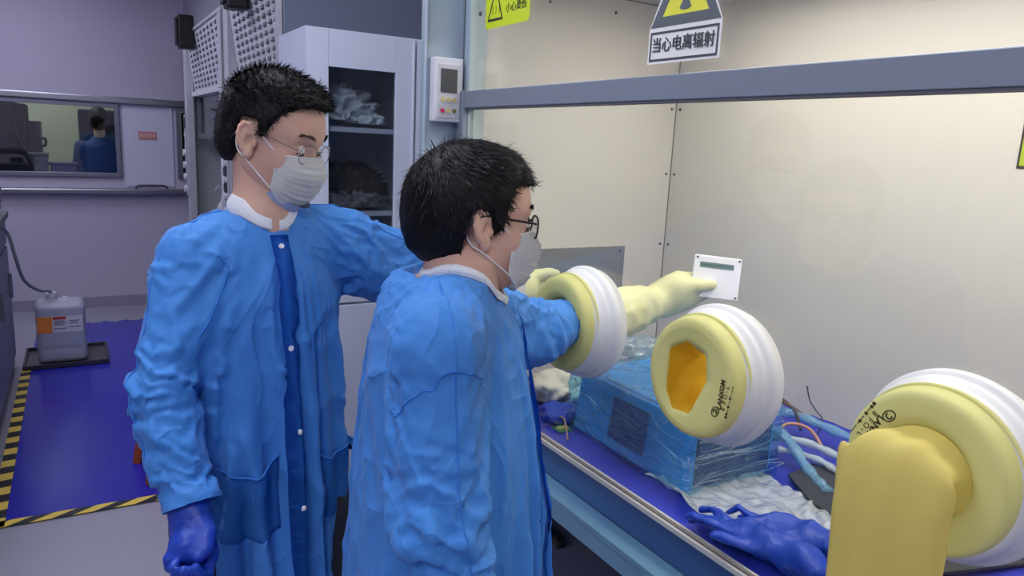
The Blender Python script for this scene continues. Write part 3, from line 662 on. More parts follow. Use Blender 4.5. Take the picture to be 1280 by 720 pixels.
def tri_frame(name, cy_, z0, w, h, t, x, m, parent, th=.0005):
    A = [(cy_+w/2, z0), (cy_-w/2, z0), (cy_, z0+h)]
    c = (cy_, z0+h/3); s = 1-t; B = [(c[0]+(p[0]-c[0])*s, c[1]+(p[1]-c[1])*s) for p in A]
    bm = bmesh.new(); va = [bm.verts.new((x, *p)) for p in A]; vb = [bm.verts.new((x, *p)) for p in B]
    for i in range(3): bm.faces.new((va[i], va[(i+1) % 3], vb[(i+1) % 3], vb[i]))
    r_ = bmesh.ops.extrude_face_region(bm, geom=bm.faces[:]); bmesh.ops.translate(bm, verts=[v for v in r_['geom'] if isinstance(v, bmesh.types.BMVert)], vec=(th, 0, 0)); bmesh.ops.recalc_face_normals(bm, faces=bm.faces[:])
    return bm_obj(name, bm, m, parent)
tri_frame('warning_triangle', 1.808, 1.944, .084, .095, .2, .9919, blackp, gr)
for k in range(3):
    yy = 1.826-k*.018
    plate2('steam_mark', [(yy, 1.962), (yy-.003, 1.962), (yy-.006, 1.972), (yy-.003, 1.982), (yy, 1.982), (yy-.003, 1.972)], .9919, mat('print olive', (120, 128, 24), .5), gr)
text_obj('lettering', '小心烫伤', .025, MY(1.699, 1.968, 0, .992), mat('print dark green', (60, 66, 20), .5), gr, weight=.0004, sx=1.06)
text_obj('lettering', '高温表面', .025, MY(1.699, 2.010, 0, .992), MATS['print dark green'], gr, weight=.0004, sx=1.06)
bm = bmesh.new(); cyl(bm, (.990, 1.893, 1.972), (.994, 1.893, 1.972), .006, 10); tag(bm_obj('screw_cap', bm, steel_d), 'small dark screw cap left of the yellow green sticker', 'screw')
rd = empty('radiation_sign', (.993, 1.08, 1.9), 0, 'ionising radiation warning sign with yellow trefoil triangle on the upper pane', 'sign')
plate2('sign_base', [(1.171, 1.789), (.979, 1.789), (.979, 1.8555), (1.068, 2.030), (1.086, 2.030), (1.171, 1.8555)], .9927, mat('sign white', (226, 224, 224), .5), rd)
tri = tri_frame('triangle_border', 1.075, 1.857, .186, .164, .34, .9921, greyp, rd)
A = .122; plate2('triangle_field', [(1.075+A/2, 1.875), (1.075-A/2, 1.875), (1.075, 1.875+A*.885)], .9924, mat('sign yellow', (222, 220, 70), .5), rd)
cz = 1.9135
bm = bmesh.new(); n = 16
lp = [Vector((.9918, 1.075+.0062*math.cos(a*2*PI/n), cz+.0062*math.sin(a*2*PI/n))) for a in range(n)]; prism(bm, lp, (.0005, 0, 0))
bm_obj('trefoil_centre', bm, greyp, rd)
for a0 in (270, 30, 150):
    pts = [(1.075+r*math.cos(math.radians(a0+a)), cz+r*math.sin(math.radians(a0+a))) for r, aa in ((.0095, range(-30, 31, 10)), (.0315, range(30, -31, -10))) for a in aa]
    plate2('trefoil_blade', pts, .9918, greyp, rd)
bd = [(1.166, 1.7935), (.984, 1.7935), (.984, 1.8485), (1.166, 1.8485)]
bm = bmesh.new(); vo = [bm.verts.new((.992, *p)) for p in bd]; t = .0042; vi = [bm.verts.new((.992, p[0]+(t if p[0] < 1.07 else -t), p[1]+(t if p[1] < 1.82 else -t))) for p in bd]
for i in range(4): bm.faces.new((vo[i], vo[(i+1) % 4], vi[(i+1) % 4], vi[i]))
bm_obj('text_border', bm, mat('print charcoal', (70, 74, 78), .5), rd)
text_obj('lettering', '当心电离辐射', .0295, MY(1.075, 1.822, 0, .9915), MATS['print charcoal'], rd, weight=.0, sx=.95)
text_obj('lettering', '当心电离辐射', .0295, MY(1.0757, 1.822, 0, .9911), MATS['print charcoal'], rd, weight=.0, sx=.95)
# sticker on the back panel at the right edge
bs = empty('warning_label', (1.789, .76, 1.7), 0, 'yellow green label with dark border on the back panel at the right edge', 'label')
plate2('border', [(.84, 1.622), (.66, 1.622), (.66, 1.80), (.815, 1.80), (.84, 1.765)], 1.7885, mat('label brown', (66, 54, 48), .5), bs)
plate2('field', [(.835, 1.628), (.665, 1.628), (.665, 1.794), (.813, 1.794), (.835, 1.763)], 1.7878, mat('label lime', (172, 190, 50), .5), bs)
# ---- yellow glovebox gloves
def cuff(y, parent, print_angle, inner=.060):
    bm = bmesh.new()
    pf = [(.952, .1105), (.946, .1112), (.94, .110), (.93, .1085), (.924, .107), (.919, .1035), (.917, .098), (.917, .090), (.917, .078), (.919, .066), (.926, .060)]
    pf = [q for q in pf if q[1] >= inner]
    lathe(bm, [(a, r) for a, r in pf], Matrix.Translation((0, y, PZ+.003)), 72)
    c_ = bm_obj('cuff', bm, yellow_m, parent, True)
    bm = bmesh.new(); lathe(bm, [(.9535, .1105), (.9535, .1135), (.9495, .1145), (.9455, .1135), (.9455, .1105)], Matrix.Translation((0, y, PZ+.003)), 72); bm_obj('cuff_bead', bm, yellow_m, c_, True)
    if print_angle is not None:
        def T(s, size, r, da, w=0, sx=1):
            a = math.radians(print_angle+da); M = MY(y, PZ+.003, a, .9166) @ Matrix.Translation((r, 0, 0)) @ Matrix.Rotation(PI/2, 4, 'Z')
            text_obj('lettering', s, size, M, mat('print glove', (62, 58, 34), .6), c_, weight=w, sx=sx)
        T('LANXOM', .0125, .0785, 4, .0004); T('8  F O - L', .0115, .0885, 2, 0, 1.0); T('■●▪▪◆ ▪▪●▪ ▪▪▪▪', .0065, .0985, 0, 0, 1.0)
        a = math.radians(print_angle-22); M = MY(y, PZ+.003, a, .9166) @ Matrix.Translation((.079, 0, 0))
        lg_ = [M @ Vector((.0068*math.cos(q*2*PI/20), .0095*math.sin(q*2*PI/20), 0)) for q in range(20)]
        tube_obj('logo', lg_, .0009, MATS['print glove'], c_, 5, True)
        lg_ = [M @ Vector((.004*math.cos(q*2*PI/12), .004*math.sin(q*2*PI/12), 0)) for q in range(9)]; tube_obj('logo', lg_, .0012, MATS['print glove'], c_, 5)
    return c_
# sleeve helper
def loft(name, secs, m, parent, seg=40, dis=None, cap=True):
    """secs: list of (centre, u, v) -> ellipse centre + u cos + v sin, smooth blended"""
    bm = bmesh.new(); rings = []; C = smooth_path([s_[0] for s_ in secs], 6); U = smooth_path([s_[1] for s_ in secs], 6); V_ = smooth_path([s_[2] for s_ in secs], 6)
    for i, (c_, u, v) in enumerate(zip(C, U, V_)):
        ring = []
        for k in range(seg):
            a = k*2*PI/seg; p = c_+u*math.cos(a)+v*math.sin(a)
            if dis: p = dis(p, a, i/(len(C)-1), (u*math.cos(a)+v*math.sin(a)))
            ring.append(bm.verts.new(p))
        rings.append(ring)
    for A_, B_ in zip(rings, rings[1:]):
        for k in range(seg): bm.faces.new((A_[k], A_[(k+1) % seg], B_[(k+1) % seg], B_[k]))
    if cap: bm.faces.new(rings[-1])
    bmesh.ops.recalc_face_normals(bm, faces=bm.faces[:])
    return bm_obj(name, bm, m, parent, True)
# the middle port: glove pushed in, opening collapsed to an uneven five-sided mouth
g2 = empty('glovebox_glove', (.95, .9, PZ), 0, 'yellow rubber glove pushed inside the middle port, five-sided amber mouth', 'glove', None)
cuff(.9, g2, -8, .09)
bm = bmesh.new(); seg = 60; rings = []
pent = [(-.064, .042), (-.018, .068), (.032, .052), (.040, .005), (.004, -.072), (-.044, -.076), (-.064, -.044)]   # (right, up) of the folded mouth
def pent_r(a):
    P = [Vector(p) for p in pent]; d = Vector((math.cos(a), math.sin(a))); best = .06
    for i in range(len(P)):
        p, q = P[i], P[(i+1) % len(P)]; e = q-p; den = d.x*e.y-d.y*e.x
        if abs(den) < 1e-9: continue
        t = (p.x*e.y-p.y*e.x)/den; s_ = (p.x*d.y-p.y*d.x)/den
        if t > 0 and -1e-6 <= s_ <= 1+1e-6: best = t
    return best
for i in range(22):
    t = i/21; x = .9172+.006*min(1, t*6)+.13*max(0, t-.14)**1.05; ring = []
    for k in range(seg):
        a = k*2*PI/seg; r0 = .078 if i == 0 else None
        rp = pent_r(a)*(.93 if t < .2 else .93-.45*(t-.2)**1.5)
        w = min(1, t*7); r = .0905*(1-w)+rp*w
        if t > .15: r *= 1+.10*math.sin(a*5+t*9)*min(1, (t-.15)*2)
        r = min(r, .087) if x > .93 else r
        ring.append(bm.verts.new((x, .9-r*math.cos(a), PZ+.003+r*math.sin(a)-.02*t*t)))
    rings.append(ring)
for A_, B_ in zip(rings, rings[1:]):
    for k in range(seg): bm.faces.new((A_[k], A_[(k+1) % seg], B_[(k+1) % seg], B_[k]))
bm.faces.new(rings[-1]); bmesh.ops.recalc_face_normals(bm, faces=bm.faces[:])
for f_ in bm.faces: f_.material_index = 0 if min(v.co.x for v in f_.verts) < .9225 else 1
bm_obj('sleeve', bm, [yellow_m, orange_in], g2, True)
# the right port: glove pulled outside, sleeve hanging down
g3 = empty('glovebox_glove', (.95, .48, PZ), 0, 'yellow rubber glove hanging outside the right port, nearest the camera', 'glove', None)
cuff(.48, g3, 152)
def d3(p, a, t, rad):
    n = rad.normalized(); k = .0045*math.sin(a*3+t*2)+.003*math.sin(a*7-t*5)+.004*nz(p, 12)
    return p+n*k*min(1, t*4)+Vector((0, .010, .026))*math.exp(-((t-.44)/.085)**2)*math.exp(-((a-PI)/.45)**2)+Vector((0, -.004, .016))*math.exp(-((t-.42)/.07)**2)*math.exp(-(min(a, 2*PI-a)/.45)**2)
V3 = Vector
secs = [(V3((.925, .48, 1.228)), V3((0, -.062, 0)), V3((0, 0, .062))), (V3((.905, .481, 1.232)), V3((0, -.060, 0)), V3((-.004, 0, .056))), (V3((.884, .484, 1.236)), V3((0, -.062, 0)), V3((-.014, .0, .046))),
        (V3((.872, .486, 1.222)), V3((.004, -.068, .0)), V3((-.020, .0, .030))), (V3((.866, .486, 1.17)), V3((.006, -.071, 0)), V3((-.018, .0, .008))), (V3((.864, .484, 1.06)), V3((.006, -.068, 0)), V3((-.015, .0, .0))),
        (V3((.864, .484, .90)), V3((.006, -.062, 0)), V3((-.015, .0, 0))), (V3((.866, .484, .80)), V3((.006, -.050, 0)), V3((-.014, 0, 0)))]
loft('sleeve', secs, yellow_deep, g3, 56, d3)
# ---- boxed device wrapped in film
dv = empty('wrapped_device', (1.27, 1.28, ZF+.01), 0, 'bright blue boxy instrument wrapped in clear cling film on the glove box floor', 'device')
dvb = mat('device blue', (44, 162, 228), .3, spec=.5, bump=.25, bscale=12, var=.15, vscale=9); dvd = mat('device dark blue', (34, 78, 134), .4)
X0, X1, Y0, Y1, Z0, Z1 = 1.115, 1.395, 1.075, 1.505, ZF+.012, 1.045
bm = bmesh.new(); prism(bm, [V3((X0, Y0, Z0)), V3((X1, Y0, Z0)), V3((X1, Y0, Z1)), V3((X0+.02, Y0, Z1))], (0, Y1-Y0, 0)); bmesh.ops.bevel(bm, geom=bm.edges[:], offset=.008, segments=2, affect='EDGES')
bm_obj('body', bm, dvb, dv)
bm = bmesh.new(); prism(bm, [V3((X0+.001, 1.22, Z0+.035)), V3((X0+.001, 1.35, Z0+.035)), V3((X0+.014, 1.35, Z1-.03)), V3((X0+.014, 1.22, Z1-.03))], (-.004, 0, 0)); bm_obj('side_panel', bm, dvd, dv)
bm = bmesh.new()
for k in range(10):
    z = Z0+.02+k*.0135; box(bm, X0+.03, X1-.02, Y0-.004, Y0+.002, z, z+.007)
bm_obj('grille', bm, dvd, dv)
box_obj('end_plate', X0+.025, X1-.015, Y0-.002, Y0+.001, Z0+.012, Z1-.02, mat('device navy', (36, 66, 108), .35), dv)
wr = film_mat('cling film', (.62, .88, .99), refl=.28, rough=.12, bump=1.0, bscale=9, stretch=(1, 1, 3), body=.05, body_rgb=(150, 205, 235), bdist=.03)
f = Field((1.05, .99, .83), (1.47, 1.60, 1.14), .0075)
def rbx(x, y, z):
    q = [np.abs(x-(X0+X1)/2)-(X1-X0)/2-.012+.02, np.abs(y-(Y0+Y1)/2)-(Y1-Y0)/2-.014+.02, np.abs(z-(Z0+Z1)/2)-(Z1-Z0)/2-.008+.02]
    return np.sqrt(np.maximum(q[0], 0)**2+np.maximum(q[1], 0)**2+np.maximum(q[2], 0)**2)+np.minimum(np.maximum(np.maximum(q[0], q[1]), q[2]), 0)-.02
f.fn((1.05, .99, .83), (1.47, 1.60, 1.14), rbx, .001)
def dw(P):
    c_ = np.array([(X0+X1)/2, (Y0+Y1)/2, (Z0+Z1)/2]); Q_ = P.copy()
    for i, p in enumerate(P):
        n = noise.ridged_multi_fractal(Vector((p[0]*9, p[1]*4, p[2]*22)), 1, 2, 4, 1, 2); d = (p-c_); d /= np.linalg.norm(d); Q_[i] = p+d*(.009*(n-.6))
    Q_[:, 2] = np.maximum(Q_[:, 2], ZF+.010); return Q_
field_obj('cling_film', f, wr, dv, None, 1, dw)
hl = film_mat('film crease', (.9, .95, 1), refl=.4, rough=.15, body=.35, body_rgb=(205, 232, 248))
bm = bmesh.new()
for k in range(70):
    y = random.uniform(Y0, Y1); z = random.uniform(Z0+.02, Z1+.005); L_ = random.uniform(.02, .12); top = random.random() < .4
    if top: p = [V3((random.uniform(X0+.02, X1-.05), y, Z1+.011)) for _ in (0,)]; p = [p[0], p[0]+V3((L_*.5, random.uniform(-.03, .03), .002)), p[0]+V3((L_, random.uniform(-.05, .05), 0))]
    else: p = [V3((X0-.013+.02*(z-Z0)/.15, y, z)), V3((X0-.015+.02*(z-Z0)/.15, min(Y1, y+L_/2), z+random.uniform(-.015, .015))), V3((X0-.013+.02*(z-Z0)/.15, min(Y1, y+L_), z+random.uniform(-.03, .03)))]
    tube(bm, smooth_path([q+V3((0, random.uniform(-.004, .004), random.uniform(-.006, .006))) for q in p], 3), random.uniform(.0004, .0011), 4)
for k in range(24):
    x = random.uniform(X0, X1-.08); z = random.uniform(Z0+.01, Z1); tube(bm, smooth_path([V3((x, Y0-.016, z)), V3((x+.05, Y0-.018, z+random.uniform(-.006, .006))), V3((x+.12, Y0-.016, z+random.uniform(-.01, .01)))], 3), .0008, 4)
tag(bm_obj('film_crease', bm, hl, dv), kind='stuff')
# film fringe crumpled on top at the back
crumple('film_fold', (1.40, 1.545, 1.05), (.06, .08, .035), film_mat('film loose', (.85, .93, .97), refl=.4, rough=.15, bump=.8, bscale=30, body=.35, body_rgb=(190, 215, 225)), None, None, 21, .45, .006, 22, parent=dv)
# ---- things on the box floor
clear_b = film_mat('bubble clear', (.90, .92, .93), refl=.35, rough=.18, bump=.8, bscale=34, body=.5, body_rgb=(214, 222, 224))
bm = bmesh.new(); nu, nv = 92, 66; G = []
P00, P10, P11, P01 = V3((1.06, 1.17)), V3((1.36, 1.07)), V3((1.31, .80)), V3((1.045, .74))
P00, P10, P11, P01 = Vector((1.075, 1.165)), Vector((1.36, 1.065)), Vector((1.33, .79)), Vector((1.04, .70))
for i in range(nu+1):
    for j in range(nv+1):
        u, v = i/nu, j/nv; uu = u+.02*noise.noise(Vector((v*6, 2, u*2))); vv = v+.03*noise.noise(Vector((u*6, 5, v*2)))
        p = P00*(1-uu)*(1-vv)+P10*uu*(1-vv)+P11*uu*vv+P01*(1-uu)*vv
        h = .008+.022*abs(noise.noise(Vector((p.x*11, p.y*11, 4))))+.008*abs(noise.noise(Vector((p.x*22, p.y*26, 8))))+.005*noise.noise(Vector((p.x*40, p.y*40, 4)))
        cu, cv = p.x/.026, p.y/.023; cu += .5*(int(math.floor(cv)) % 2); fx, fy = cu-math.floor(cu)-.5, cv-math.floor(cv)-.5; rr_ = math.sqrt(fx*fx+fy*fy)
        h += .0013*math.sqrt(max(0, 1-(rr_/.45)**2))
        h += .022*max(0, 1-u*9)*(.5+.5*math.sin(v*9)) + .012*max(0, 1-v*8)*(.4+.6*noise.noise(Vector((u*8, 0, 0)))**2*2)
        G.append(bm.verts.new((max(1.035, p.x), p.y, ZF+.008+h)))
for i in range(nu):
    for j in range(nv): a = i*(nv+1)+j; bm.faces.new((G[a], G[a+nv+1], G[a+nv+2], G[a+1]))
bw = bm_obj('bubble_wrap', bm, clear_b, None, True); tag(bw, 'clear crinkled bubble wrap sheet lying in front of the wrapped instrument', 'bubble wrap')
dkc = mat('dark rubber', (48, 50, 56), .6)
bm = bmesh.new(); prism(bm, [V3((1.30, .62, ZF+.026)), V3((1.32, .90, ZF+.026)), V3((1.39, 1.02, ZF+.026)), V3((1.50, 1.04, ZF+.024)), V3((1.60, .86, ZF+.02)), V3((1.56, .55, ZF+.02))], (0, 0, .006))
tag(bm_obj('rubber_mat', bm, dkc), 'black flat rubber sheet at the right of the bubble wrap', 'mat')
crumple('paper_wipe', (1.19, 1.70, ZF+.05), (.075, .06, .045), mat('paper cream', (226, 224, 208), .8), 'crumpled cream paper wipe by the left end of the glove box floor', 'wipe', 31, .5, .006, 16)
crumple('paper_wipe', (1.25, 1.62, ZF+.035), (.055, .05, .03), MATS['paper cream'], 'second crumpled cream wipe touching the left end of the wrapped instrument', 'wipe', 35, .5, .006, 16)
crumple('nitrile_glove_ball', (1.115, 1.57, ZF+.030), (.055, .05, .026), nitrile, 'balled up blue glove on the glove box floor in front of the cream wipes', 'glove', 38, .4, .006, 16)
wires = [([(1.02+.03, 1.43, .88), (1.07, 1.47, .90), (1.09, 1.52, .905), (1.07, 1.58, .885)], .0025, (190, 130, 110), 'thin reddish brown wire looping beside the sill at the left'),
         ([(1.26, 1.60, .89), (1.24, 1.62, .93), (1.26, 1.64, .95), (1.31, 1.62, .94)], .003, (70, 60, 60), 'dark looped wire by the left end of the wrapped instrument'),
         ([(1.10, 1.58, .90), (1.12, 1.52, .915), (1.14, 1.53, .93)], .002, (170, 120, 190), 'thin violet wire next to the balled blue glove')]
for P_, r_, c_, lb in wires: tag(tube_obj('wire', smooth_path(P_, 6), r_, mat('wire %d' % c_[0], c_, .4), seg=6), lb, 'wire')
pcb = empty('circuit_board', (1.08, 1.50, ZF+.01), 0, 'tiny green circuit board near the left end of the sill', 'circuit board')
box_obj('board', 1.06, 1.10, 1.48, 1.52, ZF+.014, ZF+.017, mat('board green', (40, 130, 70), .4), pcb)
for k in range(3): box_obj('chip', 1.065+k*.011, 1.072+k*.011, 1.49, 1.505, ZF+.017, ZF+.022, mat('chip pale', (200, 190, 120), .4), pcb)
# tubing and cable cluster behind / right of the device
sil = film_mat('hose clear', (.75, .88, .95), refl=.4, rough=.1, bump=1, bscale=90, body=.45, body_rgb=(120, 186, 226))
sil2 = film_mat('hose white', (.9, .93, .95), refl=.4, rough=.1, bump=1, bscale=90, body=.6, body_rgb=(196, 212, 222))
hoses = [([(1.44, 1.22, .93), (1.47, 1.12, .95), (1.44, 1.0, .90), (1.40, .92, .893)], .013, sil, 'thick blue film wrapped hose nearest the instrument'),
         ([(1.43, 1.18, .93), (1.52, 1.08, .93), (1.56, .98, .91), (1.58, .88, .90)], .0095, sil2, 'whitish wrapped hose crossing to the right'),
         ([(1.46, 1.30, .95), (1.60, 1.22, .95), (1.66, 1.1, .93), (1.70, .95, .905)], .012, sil, 'blue film wrapped hose along the back panel'),
         ([(1.44, 1.10, .92), (1.50, 1.03, .91), (1.50, .96, .90), (1.48, .90, .893)], .008, sil2, 'short whitish wrapped hose between the blue hoses')]
for P_, r_, m_, lb in hoses: tag(tube_obj('wrapped_hose', smooth_path(P_, 8), (lambda t, r=r_: r*(1+.18*math.sin(t*40))), m_, seg=10), lb, 'hose')
cables = [([(1.46, 1.24, .93), (1.50, 1.28, .99), (1.58, 1.26, 1.0), (1.62, 1.20, .96), (1.58, 1.14, .93)], (62, 56, 60), 'dark cable arching behind the wrapped hoses'),
          ([(1.44, 1.20, .93), (1.52, 1.22, .98), (1.60, 1.22, .975), (1.66, 1.16, .93)], (110, 80, 66), 'brown cable arching behind the wrapped hoses'),
          ([(1.47, 1.14, .92), (1.52, 1.14, .955), (1.56, 1.10, .95), (1.55, 1.04, .91)], (176, 128, 110), 'pinkish copper cable loop among the wrapped hoses'),
          ([(1.50, 1.30, .93), (1.53, 1.30, 1.02), (1.60, 1.28, 1.02), (1.60, 1.24, .96)], (84, 84, 90), 'small grey cable loop topmost behind the wrapped hoses')]
for P_, c_, lb in cables: tag(tube_obj('cable', smooth_path(P_, 8), .0042, mat('cable %d' % c_[0], c_, .4), seg=8), lb, 'cable')
tag(tube_obj('cable_tie_wire', smooth_path([(1.62, 1.13, .885), (1.645, 1.135, .91), (1.66, 1.135, .945), (1.66, 1.16, .965), (1.66, 1.182, .986), (1.66, 1.196, 1.022)], 8), .0018, mat('wire grey', (70, 70, 72), .4), seg=6), 'single thin grey wire standing up beside the back panel', 'wire')
SIM_FRAMES = 26
AT_DEV = (1.3457, 1.2630, 1.3219)
# ================================================================ people
def unit(v): v = np.array(v, float); return v/np.linalg.norm(v)
def torso_fn(C, n, secs, z0, z1):
    n = unit(n); l = np.array([-n[1], n[0]]); zs = np.array([s_[0] for s_ in secs])
    T = [np.array([s_[i] for s_ in secs]) for i in (1, 2, 3)]
    def f(x, y, z):
        a = (x-C[0])*n[0]+(y-C[1])*n[1]; b = (x-C[0])*l[0]+(y-C[1])*l[1]
        ca, hd, hw = (np.interp(z, zs, t) for t in T)
        g = np.sqrt(((a-ca)/hd)**2+(b/hw)**2); d = (g-1)*np.minimum(hd, hw)
        return np.maximum(np.maximum(d, z0-z), z-z1)
    return f
def hand(f, O, X, Y, curls, thumb, s=1.0, thick=1.0, spread=.06, k=.009):
    """O wrist, X along the fingers, Y towards the thumb; Z = X x Y is the back of the hand (or flipped with Y)"""
    X = unit(X); Y = np.array(Y, float); Y = unit(Y-X*Y.dot(X)); Z = hand.z*np.cross(X, Y); O = np.array(O, float)
    P = lambda a, b, c: O+s*(X*a+Y*b+Z*c); hand.pz = -Z
    base = [(.088, .027), (.092, .008), (.088, -.012), (.079, -.030)]
    ln = [(.043, .026, .021), (.047, .030, .022), (.043, .027, .021), (.034, .020, .018)]
    rad = [(.0105, .0095, .0085)]*3+[(.0092, .0085, .0075)]
    for (bx, by) in base: f.cone(P(.0, by*.62, 0), P(bx, by, 0), .019*s*thick, .0125*s*thick, .014)
    f.cone(P(.03, .0, -.004), P(.07, .0, -.002), .022*s, .018*s, .012)
    for i, (bx, by) in enumerate(base):
        p = np.array([bx, by, 0.]); a = 0; yaw = (1.5-i)*spread
        for j in range(3):
            a += curls[i][j]; d = np.array([math.cos(a)*math.cos(yaw), math.cos(a)*math.sin(yaw), -math.sin(a)]); q = p+d*ln[i][j]
            f.cone(P(*p), P(*q), rad[i][j]*s*thick, rad[i][min(2, j+1)]*s*thick*.97, .003 if j else .007); p = q
    tp = [np.array(t) for t in thumb]
    for j in range(len(tp)-1): f.cone(P(*tp[j]), P(*tp[j+1]), (.017, .0125, .011)[j]*s*thick, (.0125, .011, .0095)[j]*s*thick, .008 if j == 0 else .003)
    return P
hand.z = 1
def head_field(big=1.0):
    f = Field((-.135, -.112, -.17), (.14, .112, .135), .0021)
    f.ell((-.014, 0, .030), (.094, .076, .082), .012); f.ell((.030, 0, -.028), (.055, .060, .078), .03)
    for sg in (1, -1):
        f.cone((-.004, sg*.052, -.055), (.046, sg*.020, -.096), .017, .016, .03)
        f.ell((.050, sg*.036, -.030), (.028, .024, .028), .02)
        f.cone((.066, sg*.040, .024), (.080, sg*.012, .020), .012, .012, .014)
    f.ell((.056, 0, -.092), (.024, .026, .022), .02); f.ell((.052, 0, .045), (.035, .05, .04), .03)
    for sg in (1, -1): f.ell((.094, sg*.033, .000), (.016, .019, .014), -.012)
    for sg in (1, -1): f.ell((.0715, sg*.032, -.001), (.0135, .0155, .0125), .003)
    f.cone((.083, 0, .006), (.103, 0, -.034), .0075, .0115, .012); f.ell((.101, 0, -.036), (.012, .012, .010), .008)
    for sg in (1, -1): f.ell((.094, sg*.013, -.039), (.010, .008, .008), .006)
    f.ell((.082, 0, -.061), (.012, .026, .007), .006); f.ell((.080, 0, -.073), (.012, .022, .008), .006)
    for sg in (1, -1):       # ears: plate, rolled rim, inner ridge, hollow, lobe
        q = .42; ex = np.array([-math.cos(q), sg*math.sin(q), 0]); ey = np.array([math.sin(q), sg*math.cos(q), 0]); til = .16; ez = np.array([-math.sin(til), 0, math.cos(til)]); c0 = np.array([.006, sg*.0735, -.008])
        E = lambda u, v, w=0.: c0+ex*u+ez*v+ey*w
        R = np.array([ex, ey, ez]).T
        f.ell(E(.014, .001, .001), (.0165, .0050, .0285), .005, R)
        rim = [(.003, .008), (.005, .020), (.013, .029), (.023, .029), (.030, .020), (.0325, .006), (.030, -.008), (.024, -.019)]
        for p_, r_ in zip(rim, rim[1:]): f.cone(E(*p_, .0035), E(*r_, .0035), .0042, .0042, .003)
        f.ell(E(.012, -.027, .002), (.008, .0055, .009), .005, R)
        ah = [(.013, .019), (.021, .012), (.0225, .0), (.018, -.011), (.012, -.017)]
        for p_, r_ in zip(ah, ah[1:]): f.cone(E(*p_, .003), E(*r_, .003), .0032, .0032, .003)
        f.ell(E(.011, -.001, .0065), (.0075, .0070, .0115), -.003, R); f.ell(E(.001, -.005, .004), (.0045, .0045, .0060), .003, R)
    return f
def hair_field(kind):
    f = Field((-.15, -.12, -.13), (.16, .12, .17), .0035); t = .014 if kind == 1 else .019
    f.ell((-.014, 0, .030), (.094+t, .076+t*.7, .082+t*1.25), .01); f.ell((-.040, 0, -.030), (.070+t*.5, .062+t*.35, .060), .03)
    f.ell((.038 if kind == 2 else .05, 0, .058), (.040+t*.5, .055+t*.3, .042+t), .02)
    if kind == 1: f.ell((.010, 0, .085), (.075, .062, .046), .02)
    if kind == 2: f.ell((.020, 0, .075), (.058, .064, .045), .02)
    if kind == 2: f.ell((-.075, 0, .02), (.05, .07, .07), .02)
    if kind == 1: xs = [-.2, -.06, -.040, -.034, .004, .010, .020, .030, .045, .062, .075, .2]; zs = [-.080, -.072, -.045, .030, .034, .004, .006, .040, .062, .078, .086, .09]
    else:         xs = [-.2, -.06, -.038, -.030, .004, .010, .026, .036, .046, .060, .2]; zs = [-.082, -.076, -.055, .018, .022, -.020, -.012, .030, .060, .070, .072]
    def cut(x, y, z): return (np.interp(x, xs, zs)-z)*.8+0*y
    F = f.F; x, y, z = f.grid(f.sl((-9,)*3, (9,)*3)); f.F = np.maximum(F, cut(x, y, z)+.004*np.sin(y*260)*(x > .05)).astype(np.float32)
    # keep only a shell so it does not fill the face
    return f
def tufts(name, P, Nn, M, m, parent, kind, count):
    """short hair strands, thousands of them, joined"""
    idx = rng.integers(0, len(P), count); V, F = [], []
    crown = np.array([-.055, .01, .115])
    for i in idx:
        p, n = P[i], Nn[i]
        if p[2] < -.075 and rng.random() < .5: continue
        if n[2] < -.55: continue
        fl = p-crown; fl = fl+np.array([.05, 0, -.03 if kind == 2 else .0]); fl /= np.linalg.norm(fl)+1e-6
        if kind == 1: fl = fl*.7+np.array([.5, 0, .25])*(p[2] > .06); lift = .75 if p[2] > .07 else .22
        else: lift = .22
        fl = fl-n*fl.dot(n); fl += rng.normal(0, .28, 3); d = fl/np.linalg.norm(fl)+n*lift*rng.uniform(.5, 1.4); d /= np.linalg.norm(d)
        L_ = rng.uniform(.011, .022) if kind == 1 else rng.uniform(.013, .027)
        if p[2] < .0: L_ *= .55
        w = rng.uniform(.0005, .0010); side = np.cross(d, n); side /= np.linalg.norm(side)+1e-9
        b = p-n*.003; mid = b+d*L_*.55+n*.0015; tip = b+d*L_-n*(.0015 if kind == 2 else -.001); k = len(V)
        V += [b-side*w, b+side*w, mid+side*w*.8, mid-side*w*.8, tip]; F += [(k, k+1, k+2, k+3), (k+3, k+2, k+4)]
    V = xf(np.array(V), M); me = bpy.data.meshes.new(name); me.from_pydata([tuple(v) for v in V], [], F); me.update()
    return tag(link(name, me, m, parent, True), kind='stuff')
